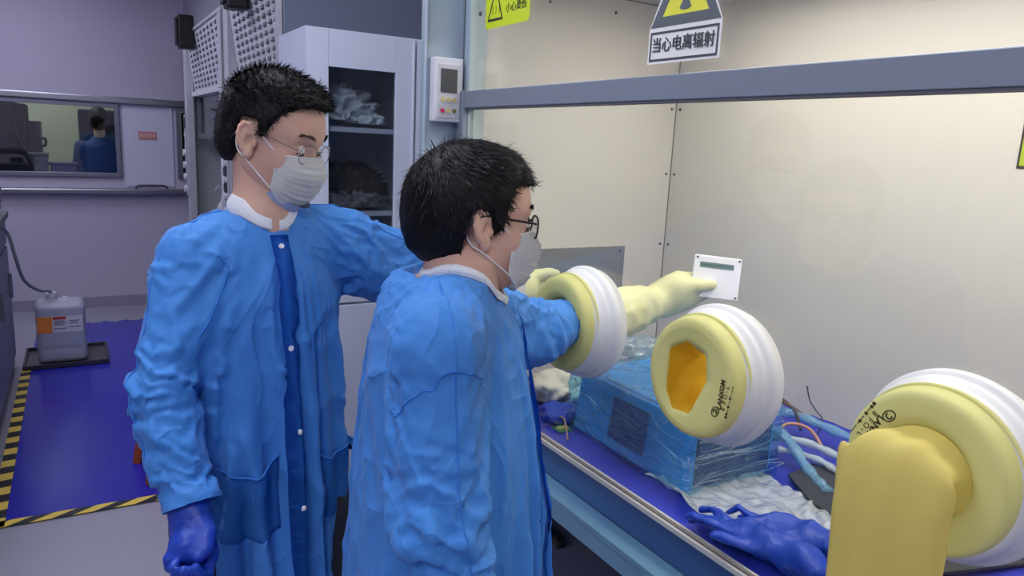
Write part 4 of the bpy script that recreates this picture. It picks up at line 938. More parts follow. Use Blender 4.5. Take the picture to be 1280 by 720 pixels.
def head_parts(parent, M, kind, frame_m, frame_r, lens_m):
    Mn = np.array(M)
    P, Q = head_field().mesh(); P = relax(P, Q, 3); Pw = xf(P, Mn)
    # hair
    hf = hair_field(kind); HP, HQ = hf.mesh(); HP = relax(HP, HQ, 3)
    for i, p in enumerate(HP): HP[i] = p*(1+.018*noise.noise(Vector(p)*45)+(.02 if kind == 1 and p[2] > .08 else .008)*noise.noise(Vector(p)*110))
    hm_ = np_mesh('hair', HP, HQ); hm_.update(); NN = np.zeros(len(HP)*3); hm_.vertex_normals.foreach_get('vector', NN); NN = NN.reshape(-1, 3)
    hm_.transform(Matrix(Mn)); hair = link('hair', hm_, hair_m, parent, True)
    tufts('hair_strands', HP, NN, Mn, hair_m, hair, kind, 9000)
    w = lambda a, b, c: Vector(xf(np.array([[a, b, c]]), Mn)[0])
    for sg in (1, -1):      # brows
        bm = bmesh.new(); bvh = BVHTree.FromPolygons([tuple(p) for p in P], [tuple(q) for q in Q])
        for k in range(60):
            t = random.random(); y = sg*(.014+.036*t); z = .026+.006*math.sin(t*PI*.8)+random.uniform(-.0028, .0028); h = bvh.ray_cast(Vector((.2, y, z)), Vector((-1, 0, 0)))
            if h[0] is None: continue
            p = h[0]; tube(bm, [w(p.x-.001, p.y, p.z), w(p.x+.0018, p.y+sg*.004, p.z+.0012), w(p.x+.0005, p.y+sg*.008, p.z+.0008)], .00045, 3)
        bm_obj('eyebrow', bm, hair_m, parent)
        bm = bmesh.new(); c = w(.0735, sg*.032, -.001); bmesh.ops.create_uvsphere(bm, u_segments=20, v_segments=14, radius=.0118, matrix=Matrix.Translation(c)); e = bm_obj('eye', bm, eye_w, parent, True)
        bm = bmesh.new(); c = w(.0815, sg*.0325, -.006); bmesh.ops.create_uvsphere(bm, u_segments=14, v_segments=10, radius=.0052, matrix=Matrix.Translation(c)); bm_obj('iris', bm, iris, e, True)
        pts = [w(.0835-.004*abs(t)**2*1.2, sg*.0325+t*.0125, -.0035-.002*t*t) for t in np.linspace(-1, 1, 9)]
        tube_obj('eyelash_line', pts, .0009, hair_m, e, 4)
    # mask
    bm = bmesh.new(); nu, nv = 56, 44; G = []
    for j in range(nv+1):
        v = j/nv; xc = float(np.interp(v, [0, .12, .32, .55, .78, .92, 1], [.099, .111, .123, .116, .105, .092, .074])); zc = float(np.interp(v, [0, 1], [-.008, -.121])); zs_ = -.018-.070*v
        for i in range(nu+1):
            a = (i/nu*2-1); ca = math.cos(a*PI/2); wq = ca**.75 if ca > 0 else 0
            x = .052+(xc-.052)*wq; y = .0605*math.sin(a*PI/2)*(1-.10*abs(v-.45)); z = zs_+(zc-zs_)*ca**.8 if ca > 1e-6 else zs_
            pl = (v*5.2) % 1.0; x += (.0028*(1-pl)+.0012*math.sin(v*60+a*3))*wq+.0016*noise.noise(Vector((a*5, v*7, kind)))
            G.append(bm.verts.new(w(x, y, z)))
    for j in range(nv):
        for i in range(nu): a = j*(nu+1)+i; bm.faces.new((G[a], G[a+1], G[a+nu+2], G[a+nu+1]))
    E0 = [G[i].co.copy() for i in range(nu+1)]; E1 = [G[nv*(nu+1)+i].co.copy() for i in range(nu+1)]; S0 = [G[j*(nu+1)].co.copy() for j in range(nv+1)]; S1 = [G[j*(nu+1)+nu].co.copy() for j in range(nv+1)]
    r_ = bmesh.ops.solidify(bm, geom=bm.faces[:], thickness=.0012)
    mk = bm_obj('face_mask', bm, mask_m, parent, True)
    for E_ in (E0, E1, S0, S1): tube_obj('mask_edge', E_[::2]+[E_[-1]], .0013, mask_b if E_ is E1 else mask_m, mk, 5)
    if kind == 1:      # blue under-layer showing at the chin
        bm = bmesh.new(); G = []
        for j in range(7):
            v = j/6
            for i in range(25):
                a = i/24*2-1; ca = math.cos(a*PI/2*.8); G.append(bm.verts.new(w(.026+(.083-.030*v)*ca, .056*math.sin(a*PI/2*.8), -.088-.045*ca*(.55+.45*v)+.002)))
        for j in range(6):
            for i in range(24): a = j*25+i; bm.faces.new((G[a], G[a+1], G[a+26], G[a+25]))
        bm_obj('mask_lining', bm, mask_b, mk, True)
    for sg in (1, -1):
        a = .052; tube_obj('ear_loop', smooth_path([w(a, sg*.0605, -.020), w(.020, sg*.0715, .004), w(-.002, sg*.0765, .021), w(-.022, sg*.0765, .020), w(-.034, sg*.0745, .004)], 4), .0013, ear_loop, mk, 6)
        tube_obj('ear_loop', smooth_path([w(a, sg*.0605, -.086), w(.018, sg*.069, -.062), w(-.006, sg*.0745, -.046), w(-.024, sg*.075, -.036), w(-.034, sg*.0745, -.018), w(-.034, sg*.0745, .004)], 4), .0013, ear_loop, mk, 6)
    # glasses
    gl = tube_obj('glasses', smooth_path([w(.0995, -.009, .003), w(.1045, 0, .006), w(.0995, .009, .003)], 5), frame_r, frame_m, parent, 6)
    for sg in (1, -1):
        cx_, cy_, cz_ = .0955, sg*.0345, -.003; lp = []
        for k in range(28):
            a = k*2*PI/28; ex = abs(math.cos(a))**.75*math.copysign(1, math.cos(a)); ez = abs(math.sin(a))**.75*math.copysign(1, math.sin(a))
            yy = .0265*ex; zz = .019*ez; lp.append(w(cx_-.10*abs(cy_+yy*1)*.25+.003-(.5*yy*sg)*.22, cy_+yy, cz_+zz))
        tube_obj('rim', lp, frame_r, frame_m, gl, 6, True)
        bm = bmesh.new(); bm.faces.new([bm.verts.new(p) for p in lp]); bm_obj('lens', bm, lens_m, gl)
        tube_obj('temple', smooth_path([w(.089, sg*.0605, .004), w(.083, sg*.070, .006), w(.04, sg*.0765, .010), w(-.006, sg*.0835, .014), w(-.028, sg*.087, .002), w(-.040, sg*.086, -.018)], 5), frame_r*1.25, frame_m, gl, 6)
    return Pw, Q
def collar_band(gown, nb, inward, up, m, fwd, gap=0):
    """band sewn to the neck edge of the gown, following that edge"""
    me = gown.data; bm = bmesh.new(); bm.from_mesh(me); c = Vector(nb)
    es = [e for e in bm.edges if e.is_boundary and all((v.co-c).length < .14 for v in e.verts)]
    vs = list({v for e in es for v in e.verts}); nxt = {v: [e.other_vert(v) for e in es if v in e.verts] for v in vs}
    st = max(vs, key=lambda v: v.co.z); loop = [st]; seen = {st}
    while True:
        c2 = [w for w in nxt[loop[-1]] if w not in seen]
        if not c2: break
        loop.append(c2[0]); seen.add(c2[0])
    P = [v.co.copy() for v in loop]; bm.free()
    for _ in range(12): P = [(P[i-1]+P[i]*2+P[(i+1) % len(P)])*.25 for i in range(len(P))]
    fw = Vector((fwd[0], fwd[1], 0)).normalized(); bm = bmesh.new(); rows = []
    if gap:      # open in front: start the band there
        ang = lambda p: Vector((p.x-c.x, p.y-c.y, 0)).angle(fw)
        k0 = min(range(len(P)), key=lambda i: ang(P[i])); P = P[k0:]+P[:k0]; P = [p for p in P if ang(p) > gap]
    for p in P:
        r = Vector((p.x-c.x, p.y-c.y, 0)); r.normalize(); row = []
        for t in (-.12, 0, .2, .4, .6, .8, 1.0): row.append(bm.verts.new(p+r*(.004-inward*max(0, t)+.004*math.sin(max(0, t)*PI))+Vector((0, 0, up*t+.001))))
        rows.append(row)
    n = len(rows)
    for i in range(n-1 if gap else n):
        A_, B_ = rows[i], rows[(i+1) % n]
        for k in range(6): bm.faces.new((A_[k], A_[k+1], B_[k+1], B_[k]))
    bmesh.ops.recalc_face_normals(bm, faces=bm.faces[:]); bmesh.ops.solidify(bm, geom=bm.faces[:], thickness=.003)
    return bm_obj('collar', bm, m, gown, True)
SIM = []
def seg_dist(P, a, b):
    d = b-a; t = np.clip(((P-a)@d)/(d@d), 0, 1); return np.linalg.norm(P-(a+t[:, None]*d), axis=1), t
def pre_folds(P, Q, spec):
    me = np_mesh('tmp', P, Q); N = np.zeros(len(P)*3); me.vertex_normals.foreach_get('vector', N); N = N.reshape(-1, 3); bpy.data.meshes.remove(me)
    best = np.full(len(P), 9.); axv = np.zeros_like(P); tt = np.zeros(len(P)); gr = np.ones(len(P))
    for arm in spec['arms']:
        s_, e, w_ = (np.array(q) for q in arm['j'])
        for k, (a, b) in enumerate(((s_, e), (e, w_))):
            dd, t = seg_dist(P, a, b); m = dd < best; best[m] = dd[m]; axv[m] = unit(b-a); tt[m] = (t+k)[m]
    isarm = (best < .095) & (tt > .12)
    out = P.copy(); sd = spec['seed']; zt = spec['nb'][2]
    for i, p in enumerate(P):
        if isarm[i]:
            ax_ = axv[i]; al = p@ax_; pe = p-ax_*al; q = Vector((al*30+3*noise.noise(Vector(p)*9+Vector((sd, 0, 0))), pe[0]*9, pe[1]*9+pe[2]*9)); r = 1-abs(noise.noise(q))*2
            el = math.exp(-((tt[i]-1)/.3)**2); h = (.004+.013*el)*(r-.5)+.007*noise.noise(Vector(p)*9+Vector((0, sd, 0)))
        else:
            dn = min(1, max(0, (zt-.02-p[2])/.5)); q = Vector((p[0]*13, p[1]*13, p[2]*1.9+sd)); r = 1-abs(noise.noise(q))*2
            h = dn*.044*(r-.55)+.010*noise.noise(Vector(p)*8+Vector((sd, 0, 0)))*min(1, dn*4)
        out[i] = p+N[i]*h
    return out
def make_gown(spec):
    C, n = spec['C'], spec['n']; lo = np.min([spec['lo']], 0)[0]if 0 else spec['lo']; f = Field(spec['lo'], spec['hi'], .0115)
    z1 = spec['neck_z']-.015
    f.fn(spec['lo'], spec['hi'], torso_fn(C, n, spec['gown'], spec['hem']-.05, z1), .03)
    for arm in spec['arms']:
        s_, e, w_ = (np.array(q) for q in arm['j']); ra = arm['gr']; nb = np.array([*spec['nb'][:2], s_[2]+.035])
        f.cone(nb*.55+s_*.45+np.array([0, 0, .012]), s_, .046, ra[0], .04); f.cone(s_, s_*.55+e*.45, ra[0]*.96, ra[0]*.97, .055); f.cone(s_*.6+e*.4, e, ra[0]*.98, ra[1], .02); f.cone(e, w_, ra[1], ra[2], .012)
        d = unit(w_-e); f.cone(w_, w_+d*.05, ra[2], ra[2], .01)
    nb = np.array(spec['nb']); f.cone(nb-np.array([0, 0, .06]), nb+np.array(spec['ntilt']), spec['nr']+.010, spec['nr'], .022)
    P, Q = f.mesh(); P = relax(P, Q, 2); P = pre_folds(P, Q, spec); me = np_mesh('gown', P, Q); bm = bmesh.new(); bm.from_mesh(me)
    cuts = [(np.array([C[0], C[1], spec['hem']]), np.array([0, 0, -1.]), 9)]
    nn = unit(n); cn = unit([nn[0]*spec['nslope'], nn[1]*spec['nslope'], 1.]); 
    for arm in spec['arms']: e, w_ = np.array(arm['j'][1]), np.array(arm['j'][2]); cuts.append((w_, unit(w_-e), .075))
    for c, nr_, rad in cuts:
        vs = {v for v in bm.verts if (v.co-Vector(c)).length < rad}; fs_ = [f_ for f_ in bm.faces if all(v in vs for v in f_.verts)]
        gm_ = list({v for f_ in fs_ for v in f_.verts})+list({e for f_ in fs_ for e in f_.edges})+fs_
        bmesh.ops.bisect_plane(bm, geom=gm_, plane_co=Vector(c), plane_no=Vector(nr_), clear_outer=True, dist=.0005)
    # neck hole: an upright oval through the top of the shoulders
    rf, rs, fo = spec['hole']; hc = np.array([nb[0]+n[0]*fo, nb[1]+n[1]*fo]); lv = np.array([-n[1], n[0]])
    def ov(p): dx, dy = p[0]-hc[0], p[1]-hc[1]; return math.sqrt(((dx*n[0]+dy*n[1])/rf)**2+((dx*lv[0]+dy*lv[1])/rs)**2)
    bmesh.ops.delete(bm, geom=[v for v in bm.verts if v.co.z > nb[2]-.16 and ov(v.co) < 1], context='VERTS')
    for v in bm.verts:
        if v.is_boundary and v.co.z > nb[2]-.16 and ov(v.co) < 1.6: k = 1/ov(v.co); v.co.x = hc[0]+(v.co.x-hc[0])*k; v.co.y = hc[1]+(v.co.y-hc[1])*k
    bmesh.ops.delete(bm, geom=[v for v in bm.verts if not v.link_faces], context='VERTS')
    me2 = bpy.data.meshes.new('gown'); bm.to_mesh(me2); bm.free(); bpy.data.meshes.remove(me)
    o = link('gown', me2, gown_m); vg = o.vertex_groups.new(name='pin')
    for v in me2.vertices:
        p = np.array(v.co)
        for c, nr_, rad in cuts[1:]:
            dd = np.linalg.norm(p-c)
            if dd < rad and abs((p-c).dot(nr_)) < .022: vg.add([v.index], 1.0, 'REPLACE')
        if p[2] > nb[2]-.16 and ov(p) < 1.35: vg.add([v.index], 1.0, 'REPLACE')
    # collider: the body without the head, one continuous surface
    g = Field(spec['lo'], spec['hi'], .0115); g.fn(spec['lo'], spec['hi'], torso_fn(C, n, spec['body'], .0, z1), .03)
    for arm in spec['arms']:
        s_, e, w_ = (np.array(q) for q in arm['j']); br = arm['br']; g.cone(np.array([*spec['nb'][:2], s_[2]+.02])*.5+s_*.5, s_, .045, br[0], .04); g.cone(s_, e, br[0], br[1], .02); g.cone(e, w_, br[1], br[2], .02)
    g.cone(nb-np.array([0, 0, .08]), nb+np.array(spec['ntilt'])*1.2, min(.05, spec['nr']-.008), min(.048, spec['nr']-.012), .03)
    return o, g
def body_mesh(spec, g):
    P, Q = g.mesh(); P = relax(P, Q, 2); return P, Q
def start_sim(gown, P, Q):
    col = link('collider', np_mesh('collider', P, Q)); col.modifiers.new('c', 'COLLISION'); col.collision.thickness_outer = .006; col.collision.cloth_friction = 8
    c = gown.modifiers.new('cloth', 'CLOTH'); s_ = c.settings; s_.quality = 6; s_.mass = .12; s_.tension_stiffness = 25; s_.compression_stiffness = 25; s_.shear_stiffness = 12; s_.bending_stiffness = .6
    s_.vertex_group_mass = 'pin'; s_.shrink_min = -.03; s_.air_damping = 2; s_.tension_damping = 8; s_.compression_damping = 8; s_.shear_damping = 8
    c.collision_settings.distance_min = .006; c.collision_settings.use_self_collision = False; c.point_cache.frame_start = 1; c.point_cache.frame_end = 60
    SIM.append((gown, col))
SEEDS = {'gown': 2.0, 'gown.001': 6.0}
def post_creases(me, sd):
    bm = bmesh.new(); bm.from_mesh(me); bmesh.ops.subdivide_edges(bm, edges=bm.edges[:], cuts=1, use_grid_fill=True, smooth=.6); bm.normal_update()
    bm.verts.index_update()
    for v in bm.verts:
        p = v.co; q = Vector((p.x*7, p.y*7, p.z*3.2+sd)); w = noise.noise_vector(p*4+Vector((sd, 0, 0)))*.5
        a = noise.noise(q+w); b = noise.noise(Vector((p.x*10+sd, p.y*10, p.z*9))+w*1.5); c = noise.noise(Vector((p.x*5, p.y*5+sd, p.z*14+p.x*9))+w)
        m = .5+.5*noise.noise(p*5+Vector((0, 0, sd)))
        h = .0045*math.exp(-abs(a)/.07)+.0026*m*math.exp(-abs(b)/.06)+.0026*(1-m)*math.exp(-abs(c)/.06)-.002
        H[v.index] = h
    for v in bm.verts: v.co = v.co+v.normal*H[v.index]
    bm.to_mesh(me); bm.free()
H = {}
def run_sim(n):
    import time; t0 = time.time()
    S.frame_start = 1; S.frame_end = 60
    for k in range(1, n+1): S.frame_set(k)
    dg = bpy.context.evaluated_depsgraph_get()
    for gown, col in SIM:
        me = bpy.data.meshes.new_from_object(gown.evaluated_get(dg)); gown.modifiers.clear(); gown.vertex_groups.clear(); old = gown.data; post_creases(me, SEEDS[gown.name]); gown.data = me; me.shade_smooth()
        bpy.data.objects.remove(col)
    S.frame_set(1); print('sim time', time.time()-t0)
def attach(o, parent): o.parent = parent; o.matrix_parent_inverse = world_of(parent).inverted()
class Surf:
    def __init__(s, o): s.b = BVHTree.FromPolygons([v.co.copy() for v in o.data.vertices], [tuple(p.vertices) for p in o.data.polygons])
    def hit(s, o, d):
        h = s.b.ray_cast(Vector(o), Vector(d)); return (h[0], h[1]) if h[0] is not None else (None, None)
    def near(s, p): h = s.b.find_nearest(Vector(p)); return h[0], h[1]
def on_surface(sf, pts, off):
    out = []
    for p in pts:
        q, n_ = sf.near(p)
        if q is None: continue
        if n_.dot(Vector(p)-q) < 0 and (Vector(p)-q).length > .002: n_ = -n_
        out.append(q+n_*off)
    return out
def seam(sf, pts, parent, m=None, r=.0014, name='seam'):
    P_ = on_surface(sf, smooth_path(pts, 10), .0004)
    for _ in range(16): P_ = [P_[0]]+[(P_[i-1]+P_[i]*2+P_[i+1])*.25 for i in range(1, len(P_)-1)]+[P_[-1]]
    P_ = on_surface(sf, P_, .0004); return tube_obj(name, P_, r, m or gown_seam, parent, 6)
def patch(sf, rows, off, m, parent, name, th=.0015):
    """rows: grid of rough points dropped on the surface"""
    bm = bmesh.new(); G = []
    for r_ in rows: G.append([bm.verts.new(q) for q in on_surface(sf, r_, off)])
    for A_, B_ in zip(G, G[1:]):
        for k in range(len(A_)-1): bm.faces.new((A_[k], A_[k+1], B_[k+1], B_[k]))
    bmesh.ops.solidify(bm, geom=bm.faces[:], thickness=th); bmesh.ops.recalc_face_normals(bm, faces=bm.faces[:]); return bm_obj(name, bm, m, parent, True)
def legs(parent, C, n, zt, tm, sm):
    n = unit(n); l = np.array([-n[1], n[0]]); q = lambda a, b, z: (C[0]+n[0]*a+l[0]*b, C[1]+n[1]*a+l[1]*b, z)
    f = Field((C[0]-.35, C[1]-.35, 0), (C[0]+.35, C[1]+.35, zt+.1), .012)
    for sg in (1, -1): f.cone(q(0, sg*.09, zt), q(.02, sg*.10, .48), .095, .065, .03); f.cone(q(.02, sg*.10, .48), q(-.01, sg*.10, .05), .065, .052, .02)
    field_obj('trousers', f, tm, parent)
    for sg in (1, -1):
        f = Field((C[0]-.4, C[1]-.4, 0), (C[0]+.4, C[1]+.4, .14), .008)
        f.cone(q(-.03, sg*.10, .05), q(.02, sg*.10, .055), .042, .042, .01); f.cone(q(.0, sg*.10, .04), q(.15, sg*.115, .032), .042, .032, .02)
        F = f.F; x, y, z = f.grid(f.sl((-9,)*3, (9,)*3)); f.F = np.maximum(F, .012-z).astype(np.float32); field_obj('shoe', f, sm, parent)
def head_M(c, yaw, pitch, roll=0, s=.92):
    return Matrix.Translation(c) @ Matrix.Rotation(yaw, 4, 'Z') @ Matrix.Rotation(pitch, 4, 'Y') @ Matrix.Rotation(roll, 4, 'X') @ Matrix.Scale(s, 4)
trous = mat('trousers dark', (40, 42, 56), .8); shoe_m = mat('shoe dark', (30, 30, 36), .5)
# ---------------- first person (left, standing, looking over)
n1 = unit((.17, -.98)); l1 = np.array([-n1[1], n1[0]]); C1 = np.array([.294, 1.427])
L1 = lambda a, b, z: (C1[0]+n1[0]*a+l1[0]*b, C1[1]+n1[1]*a+l1[1]*b, z)
p1 = dict(hole=(.060, .060, .002), seed=3.1, neckr=.047, C=C1, n=n1, nb=(*(C1+n1*.012), 1.488), ntilt=(.0, -.006, .06), nr=.047, nslope=.72, neck_z=1.475, hem=.42,
    lo=(-.12, .95, .36), hi=(1.06, 1.95, 1.60),
    gown=[(.36, 0, .18, .24), (.6, 0, .165, .215), (.85, 0, .145, .185), (1.0, 0, .138, .172), (1.2, .0, .13, .160), (1.33, 0, .118, .152), (1.41, -.002, .09, .115), (1.46, -.005, .072, .08)],
    body=[(.36, 0, .10, .13), (.85, 0, .105, .15), (1.0, 0, .10, .14), (1.2, .0, .105, .14), (1.33, 0, .10, .14), (1.41, -.002, .08, .11), (1.46, -.005, .065, .075)],
    arms=[dict(j=(L1(0, -.128, 1.395), (0.104, 1.313, 1.177), (0.128, 1.210, 1.010)), gr=(.052, .056, .044), br=(.044, .036, .024)),
          dict(j=(L1(0, .165, 1.41), (.715, 1.50, 1.325), (.93, 1.70, 1.235)), gr=(.074, .066, .042), br=(.050, .040, .026))])
# ---------------- second person (right, operating the glove)
n2 = unit((.86, -.51)); l2 = np.array([-n2[1], n2[0]]); C2 = np.array([.500, 1.030])
L2 = lambda a, b, z: (C2[0]+n2[0]*a+l2[0]*b, C2[1]+n2[1]*a+l2[1]*b, z)
p2 = dict(hole=(.068, .066, .008), seed=8.7, neckr=.049, C=C2, n=n2, nb=(*(C2+n2*.018), 1.436), ntilt=(.016, -.006, .05), nr=.050, nslope=.42, neck_z=1.422, hem=.40,
    lo=(.12, .62, .34), hi=(1.06, 1.5, 1.55),
    gown=[(.34, 0, .23, .27), (.6, 0, .205, .25), (.85, .035, .185, .215), (1.0, .03, .168, .20), (1.15, .015, .150, .190), (1.27, 0, .135, .185), (1.355, -.005, .11, .15), (1.40, -.008, .088, .10)],
    body=[(.34, 0, .12, .15), (.85, .01, .135, .17), (1.0, .01, .135, .165), (1.15, .01, .125, .16), (1.27, 0, .115, .155), (1.355, -.005, .095, .13), (1.40, -.008, .078, .088)],
    arms=[dict(j=(L2(.0, -.170, 1.345), (0.396, 0.812, 1.120), (0.426, 0.745, 0.960)), gr=(.068, .071, .05), br=(.052, .042, .027)),
          dict(j=(L2(.0, .175, 1.345), (.800, 1.235, 1.245), (.945, 1.312, 1.232)), gr=(.074, .064, .052), br=(.050, .040, .030))])
gown1, g1 = make_gown(p1); gown2, g2f = make_gown(p2)
B1 = body_mesh(p1, g1); B2 = body_mesh(p2, g2f)
start_sim(gown1, *B1); start_sim(gown2, *B2); run_sim(SIM_FRAMES)
P1 = empty('person', (C1[0], C1[1], 0), 0, 'taller person at the left in blue gown, mask and wire glasses, looking over', 'person')
P2 = empty('person', (C2[0], C2[1], 0), 0, 'person in blue gown and dark glasses with one arm through the glove port', 'person')
def finish(parent, spec, gown, B, M, kind, fm, fr, lm):
    HPw, HQ = head_parts(parent, M, kind, fm, fr, lm)
    # neck joins the head to the trunk inside one mesh
    hc = Vector(M.translation); nk = Field(np.minimum(spec['nb'], tuple(hc))-.12, np.maximum(spec['nb'], tuple(hc))+.12, .005)
    a = M @ Vector((-.026, 0, -.035)); b = M @ Vector((-.008, 0, -.085)); nb = np.array(spec['nb'])
    r0 = spec['neckr']; nk.cone(tuple(a), nb-np.array([0, 0, .01]), r0, r0+.003, .01); nk.cone(tuple(b), nb+np.array([spec['n'][0]*.015, spec['n'][1]*.015, -.02]), r0*.55, r0*.75, .03); nk.cone(nb-np.array([0, 0, .02]), nb-np.array([0, 0, .10]), r0+.002, .08, .03)
    NP_, NQ = nk.mesh(); NP_ = relax(NP_, NQ, 2)
    BP, BQ = B; V = np.concatenate([HPw, NP_, BP]); F = np.concatenate([HQ, NQ+len(HPw), BQ+len(HPw)+len(NP_)])
    body = link('body', np_mesh('body', V, F), skin_m, parent, True)
    attach(gown, parent); tag(gown, 'bright blue disposable gown')
    return Surf(gown)
clearl = film_mat('lens clear', (.96, .97, .98), refl=.2, rough=.01)
M1 = head_M((.318, 1.405, 1.612), math.atan2(-.69, .72), math.radians(17)); M2 = head_M((.545, 1.030, 1.500), math.atan2(-.22, .97), math.radians(3))
sf1 = finish(P1, p1, gown1, B1, M1, 1, mat('glasses wire', (92, 88, 88), .3, metal=.8), .00065, clearl)
sf2 = finish(P2, p2, gown2, B2, M2, 2, mat('glasses dark', (28, 28, 32), .3), .0016, clearl)
legs(P1, C1, n1, .86, trous, shoe_m); legs(P2, C2, n2, .84, trous, shoe_m)
collar_band(gown1, p1['nb'], .012, .030, cuff_w, n1, .10)
collar_band(gown2, p2['nb'], .006, .014, cuff_w, n2)
# hands
ng = lambda nm: None
hand.z = 1
w_ = np.array(p1['arms'][0]['j'][2]); f = Field(w_-.17, w_+.17, .0042); d_ = unit(w_-np.array(p1['arms'][0]['j'][1])); d_ = unit(d_*.8+np.array([.0, .0, -.6]))
hand.z = -1
hand(f, w_+d_*.005, d_, (.75, -.45, .1), [(.8, 1.1, .7), (.85, 1.15, .7), (.9, 1.15, .7), (.95, 1.15, .7)], [(.012, .02, -.01), (.042, .040, -.022), (.068, .038, -.034), (.080, .026, -.044)], .88, 1.15); f.ell(w_+d_*.055+hand.pz*.022, (.030, .030, .030), .015)
fd_ = unit(w_-np.array(p1['arms'][0]['j'][1])); f.cone(w_-fd_*.018, w_+d_*.03, .025, .030, .01)
tag(field_obj('glove', f, nitrile, P1), 'blue nitrile glove on the hanging hand')
f = Field((.88, 1.62, 1.14), (1.14, 1.86, 1.32), .0042)
w_ = np.array(p1['arms'][1]['j'][2]); hand.z = -1
hand(f, w_, (.92, .28, -.05), (0, 0, 1), [(.2, .3, .2)]*4, [(.012, .02, -.01), (.042, .044, -.02), (.072, .054, -.03), (.092, .054, -.034)], .84, 1.0); f.cone(w_-np.array([.03, .02, 0]), w_+np.array([.02, .01, 0]), .026, .026, .01)
field_obj('glove', f, nitrile, P1)
w_ = np.array(p2['arms'][0]['j'][2]); f = Field(w_-.2, w_+.2, .0042); d_ = unit(w_-np.array(p2['arms'][0]['j'][1])); hand.z = -1
hand(f, w_, d_, (.3, -.3, .8), [(.4, .6, .4), (.5, .7, .4), (.5, .7, .5), (.55, .8, .5)], [(.012, .02, -.01), (.042, .044, -.02), (.072, .050, -.034), (.092, .044, -.042)], .97, 1.1); f.cone(w_-d_*.04, w_+d_*.03, .031, .030, .01)
field_obj('glove', f, nitrile, P2)
# gown details, person 1: placket, snaps, pocket, sleeve and shoulder seams
zz = np.linspace(1.44, .45, 60)
def placket(sf, L, gown, b0, z0, z1, slope, w=.016):
    rows = []
    for z in np.linspace(z0, z1, 70):
        b = b0+slope*(z0-z); row = []
        for t in (-1, 0, 1):
            q, n_ = sf.hit(L(.4, b+t*w, z), Vector(L(0, 0, 0))-Vector(L(1, 0, 0))); row.append(Vector(q) if q is not None and (Vector(q).xy-Vector(L(0, 0, 0)).xy).dot(Vector((L(1, 0, 0)[0]-L(0, 0, 0)[0], L(1, 0, 0)[1]-L(0, 0, 0)[1]))) > .03 else None)
        if all(row): rows.append(row)
    for _ in range(3): rows = [rows[0]]+[[(rows[i-1][k]+rows[i][k]*2+rows[i+1][k])*.25 for k in range(3)] for i in range(1, len(rows)-1)]+[rows[-1]]
    return patch(sf, rows, .0085, mat('placket blue', (56, 130, 224), .6, spec=.3), gown, 'placket')
placket(sf1, L1, gown1, .0, 1.45, .46, .02)
for z in (1.415, 1.235, 1.075, .925, .77):
    q, n_ = sf1.hit(L1(.4, .0+.02*(1.43-z), z), Vector((-n1[0], -n1[1], 0)))
    if q is not None:
        bm = bmesh.new(); cyl(bm, q+n_*.006, q+n_*.0115, .0058, 16, .0042); bm_obj('snap_button', bm, cuff_w, gown1)
def pocket(sf, L, gown, b0, b1, z0, z1, dip, d=.4):
    rows = []; nu, nv = 16, 14
    for j in range(nv+1):
        v = j/nv; row = []
        for i in range(nu+1):
            u = i/nu; b = b0+(b1-b0)*u; top = z1-dip*math.sin(u*PI)**.8; z = top+(z0-.012*math.sin(u*PI)-top)*v
            q, n_ = sf.hit(L(d, b, z), Vector(L(0, 0, 0))-Vector(L(1, 0, 0))); q = q if q is not None else Vector(L(.12, b, z)); bulge = math.sin(u*PI)*(1-v)*.006; row.append(q+Vector((Vector(L(1, 0, 0))-Vector(L(0, 0, 0))))*bulge)
        rows.append(row)
    bm = bmesh.new(); off = Vector(L(1, 0, 0))-Vector(L(0, 0, 0)); G = [[bm.verts.new(q+off*.003) for q in r_] for r_ in rows]
    for A_, B_ in zip(G, G[1:]):
        for k in range(nu): bm.faces.new((A_[k], A_[k+1], B_[k+1], B_[k]))
    edge = [v.co.copy() for v in G[0]]
    bmesh.ops.solidify(bm, geom=bm.faces[:], thickness=.0015); bmesh.ops.recalc_face_normals(bm, faces=bm.faces[:]); o = bm_obj('pocket', bm, mat('pocket blue', (64, 136, 222), .62, spec=.3, bump=.3, bscale=12), gown, True)
    tube_obj('pocket_hem', edge, .002, gown_seam, o, 6)
pocket(sf1, L1, gown1, -.135, -.02, .885, 1.03, .028); pocket(sf1, L1, gown1, .06, .16, .87, 1.01, .02)
for sgn, arm in ((-1, p1['arms'][0]), (1, p1['arms'][1])):
    s_, e, w_ = (Vector(q) for q in arm['j']); out = (Vector(L1(0, sgn, 0))-Vector(L1(0, 0, 0)))*.09+Vector((0, 0, .02)) if sgn < 0 else Vector((-.02, -.06, .06))
    seam(sf1, [Vector(L1(.0, sgn*.075, 1.50)), s_+Vector((0, 0, .09)), s_.lerp(e, .5)+out*.9, e+out*.8, e.lerp(w_, .6)+out*.6], gown1)
seam(sf1, [Vector(L1(.13, -.10, 1.43)), Vector(L1(.15, -.11, 1.35)), Vector(L1(.14, -.135, 1.27))], gown1)
# person 2
placket(sf2, L2, gown2, .015, 1.37, .46, -.01, .013)
s_, e, w_ = (Vector(q) for q in p2['arms'][0]['j']); o_ = Vector((.0, -.1, .03))
seam(sf2, [Vector(L2(-.01, -.08, 1.42)), s_+Vector((.0, -.04, .09)), s_.lerp(e, .45)+o_, e+o_, e.lerp(w_, .5)+o_*.7], gown2)
ax_ = (e-s_).normalized(); c_ = s_.lerp(e, .30); out_ = Vector((-l2[0], -l2[1], 0)); out_ = (out_-ax_*out_.dot(ax_)).normalized(); sd_ = ax_.cross(out_)
seam(sf2, [c_+(out_*math.cos(a)+sd_*math.sin(a))*.11+ax_*.02*math.sin(a) for a in np.linspace(-1.25, 1.25, 9)], gown2)
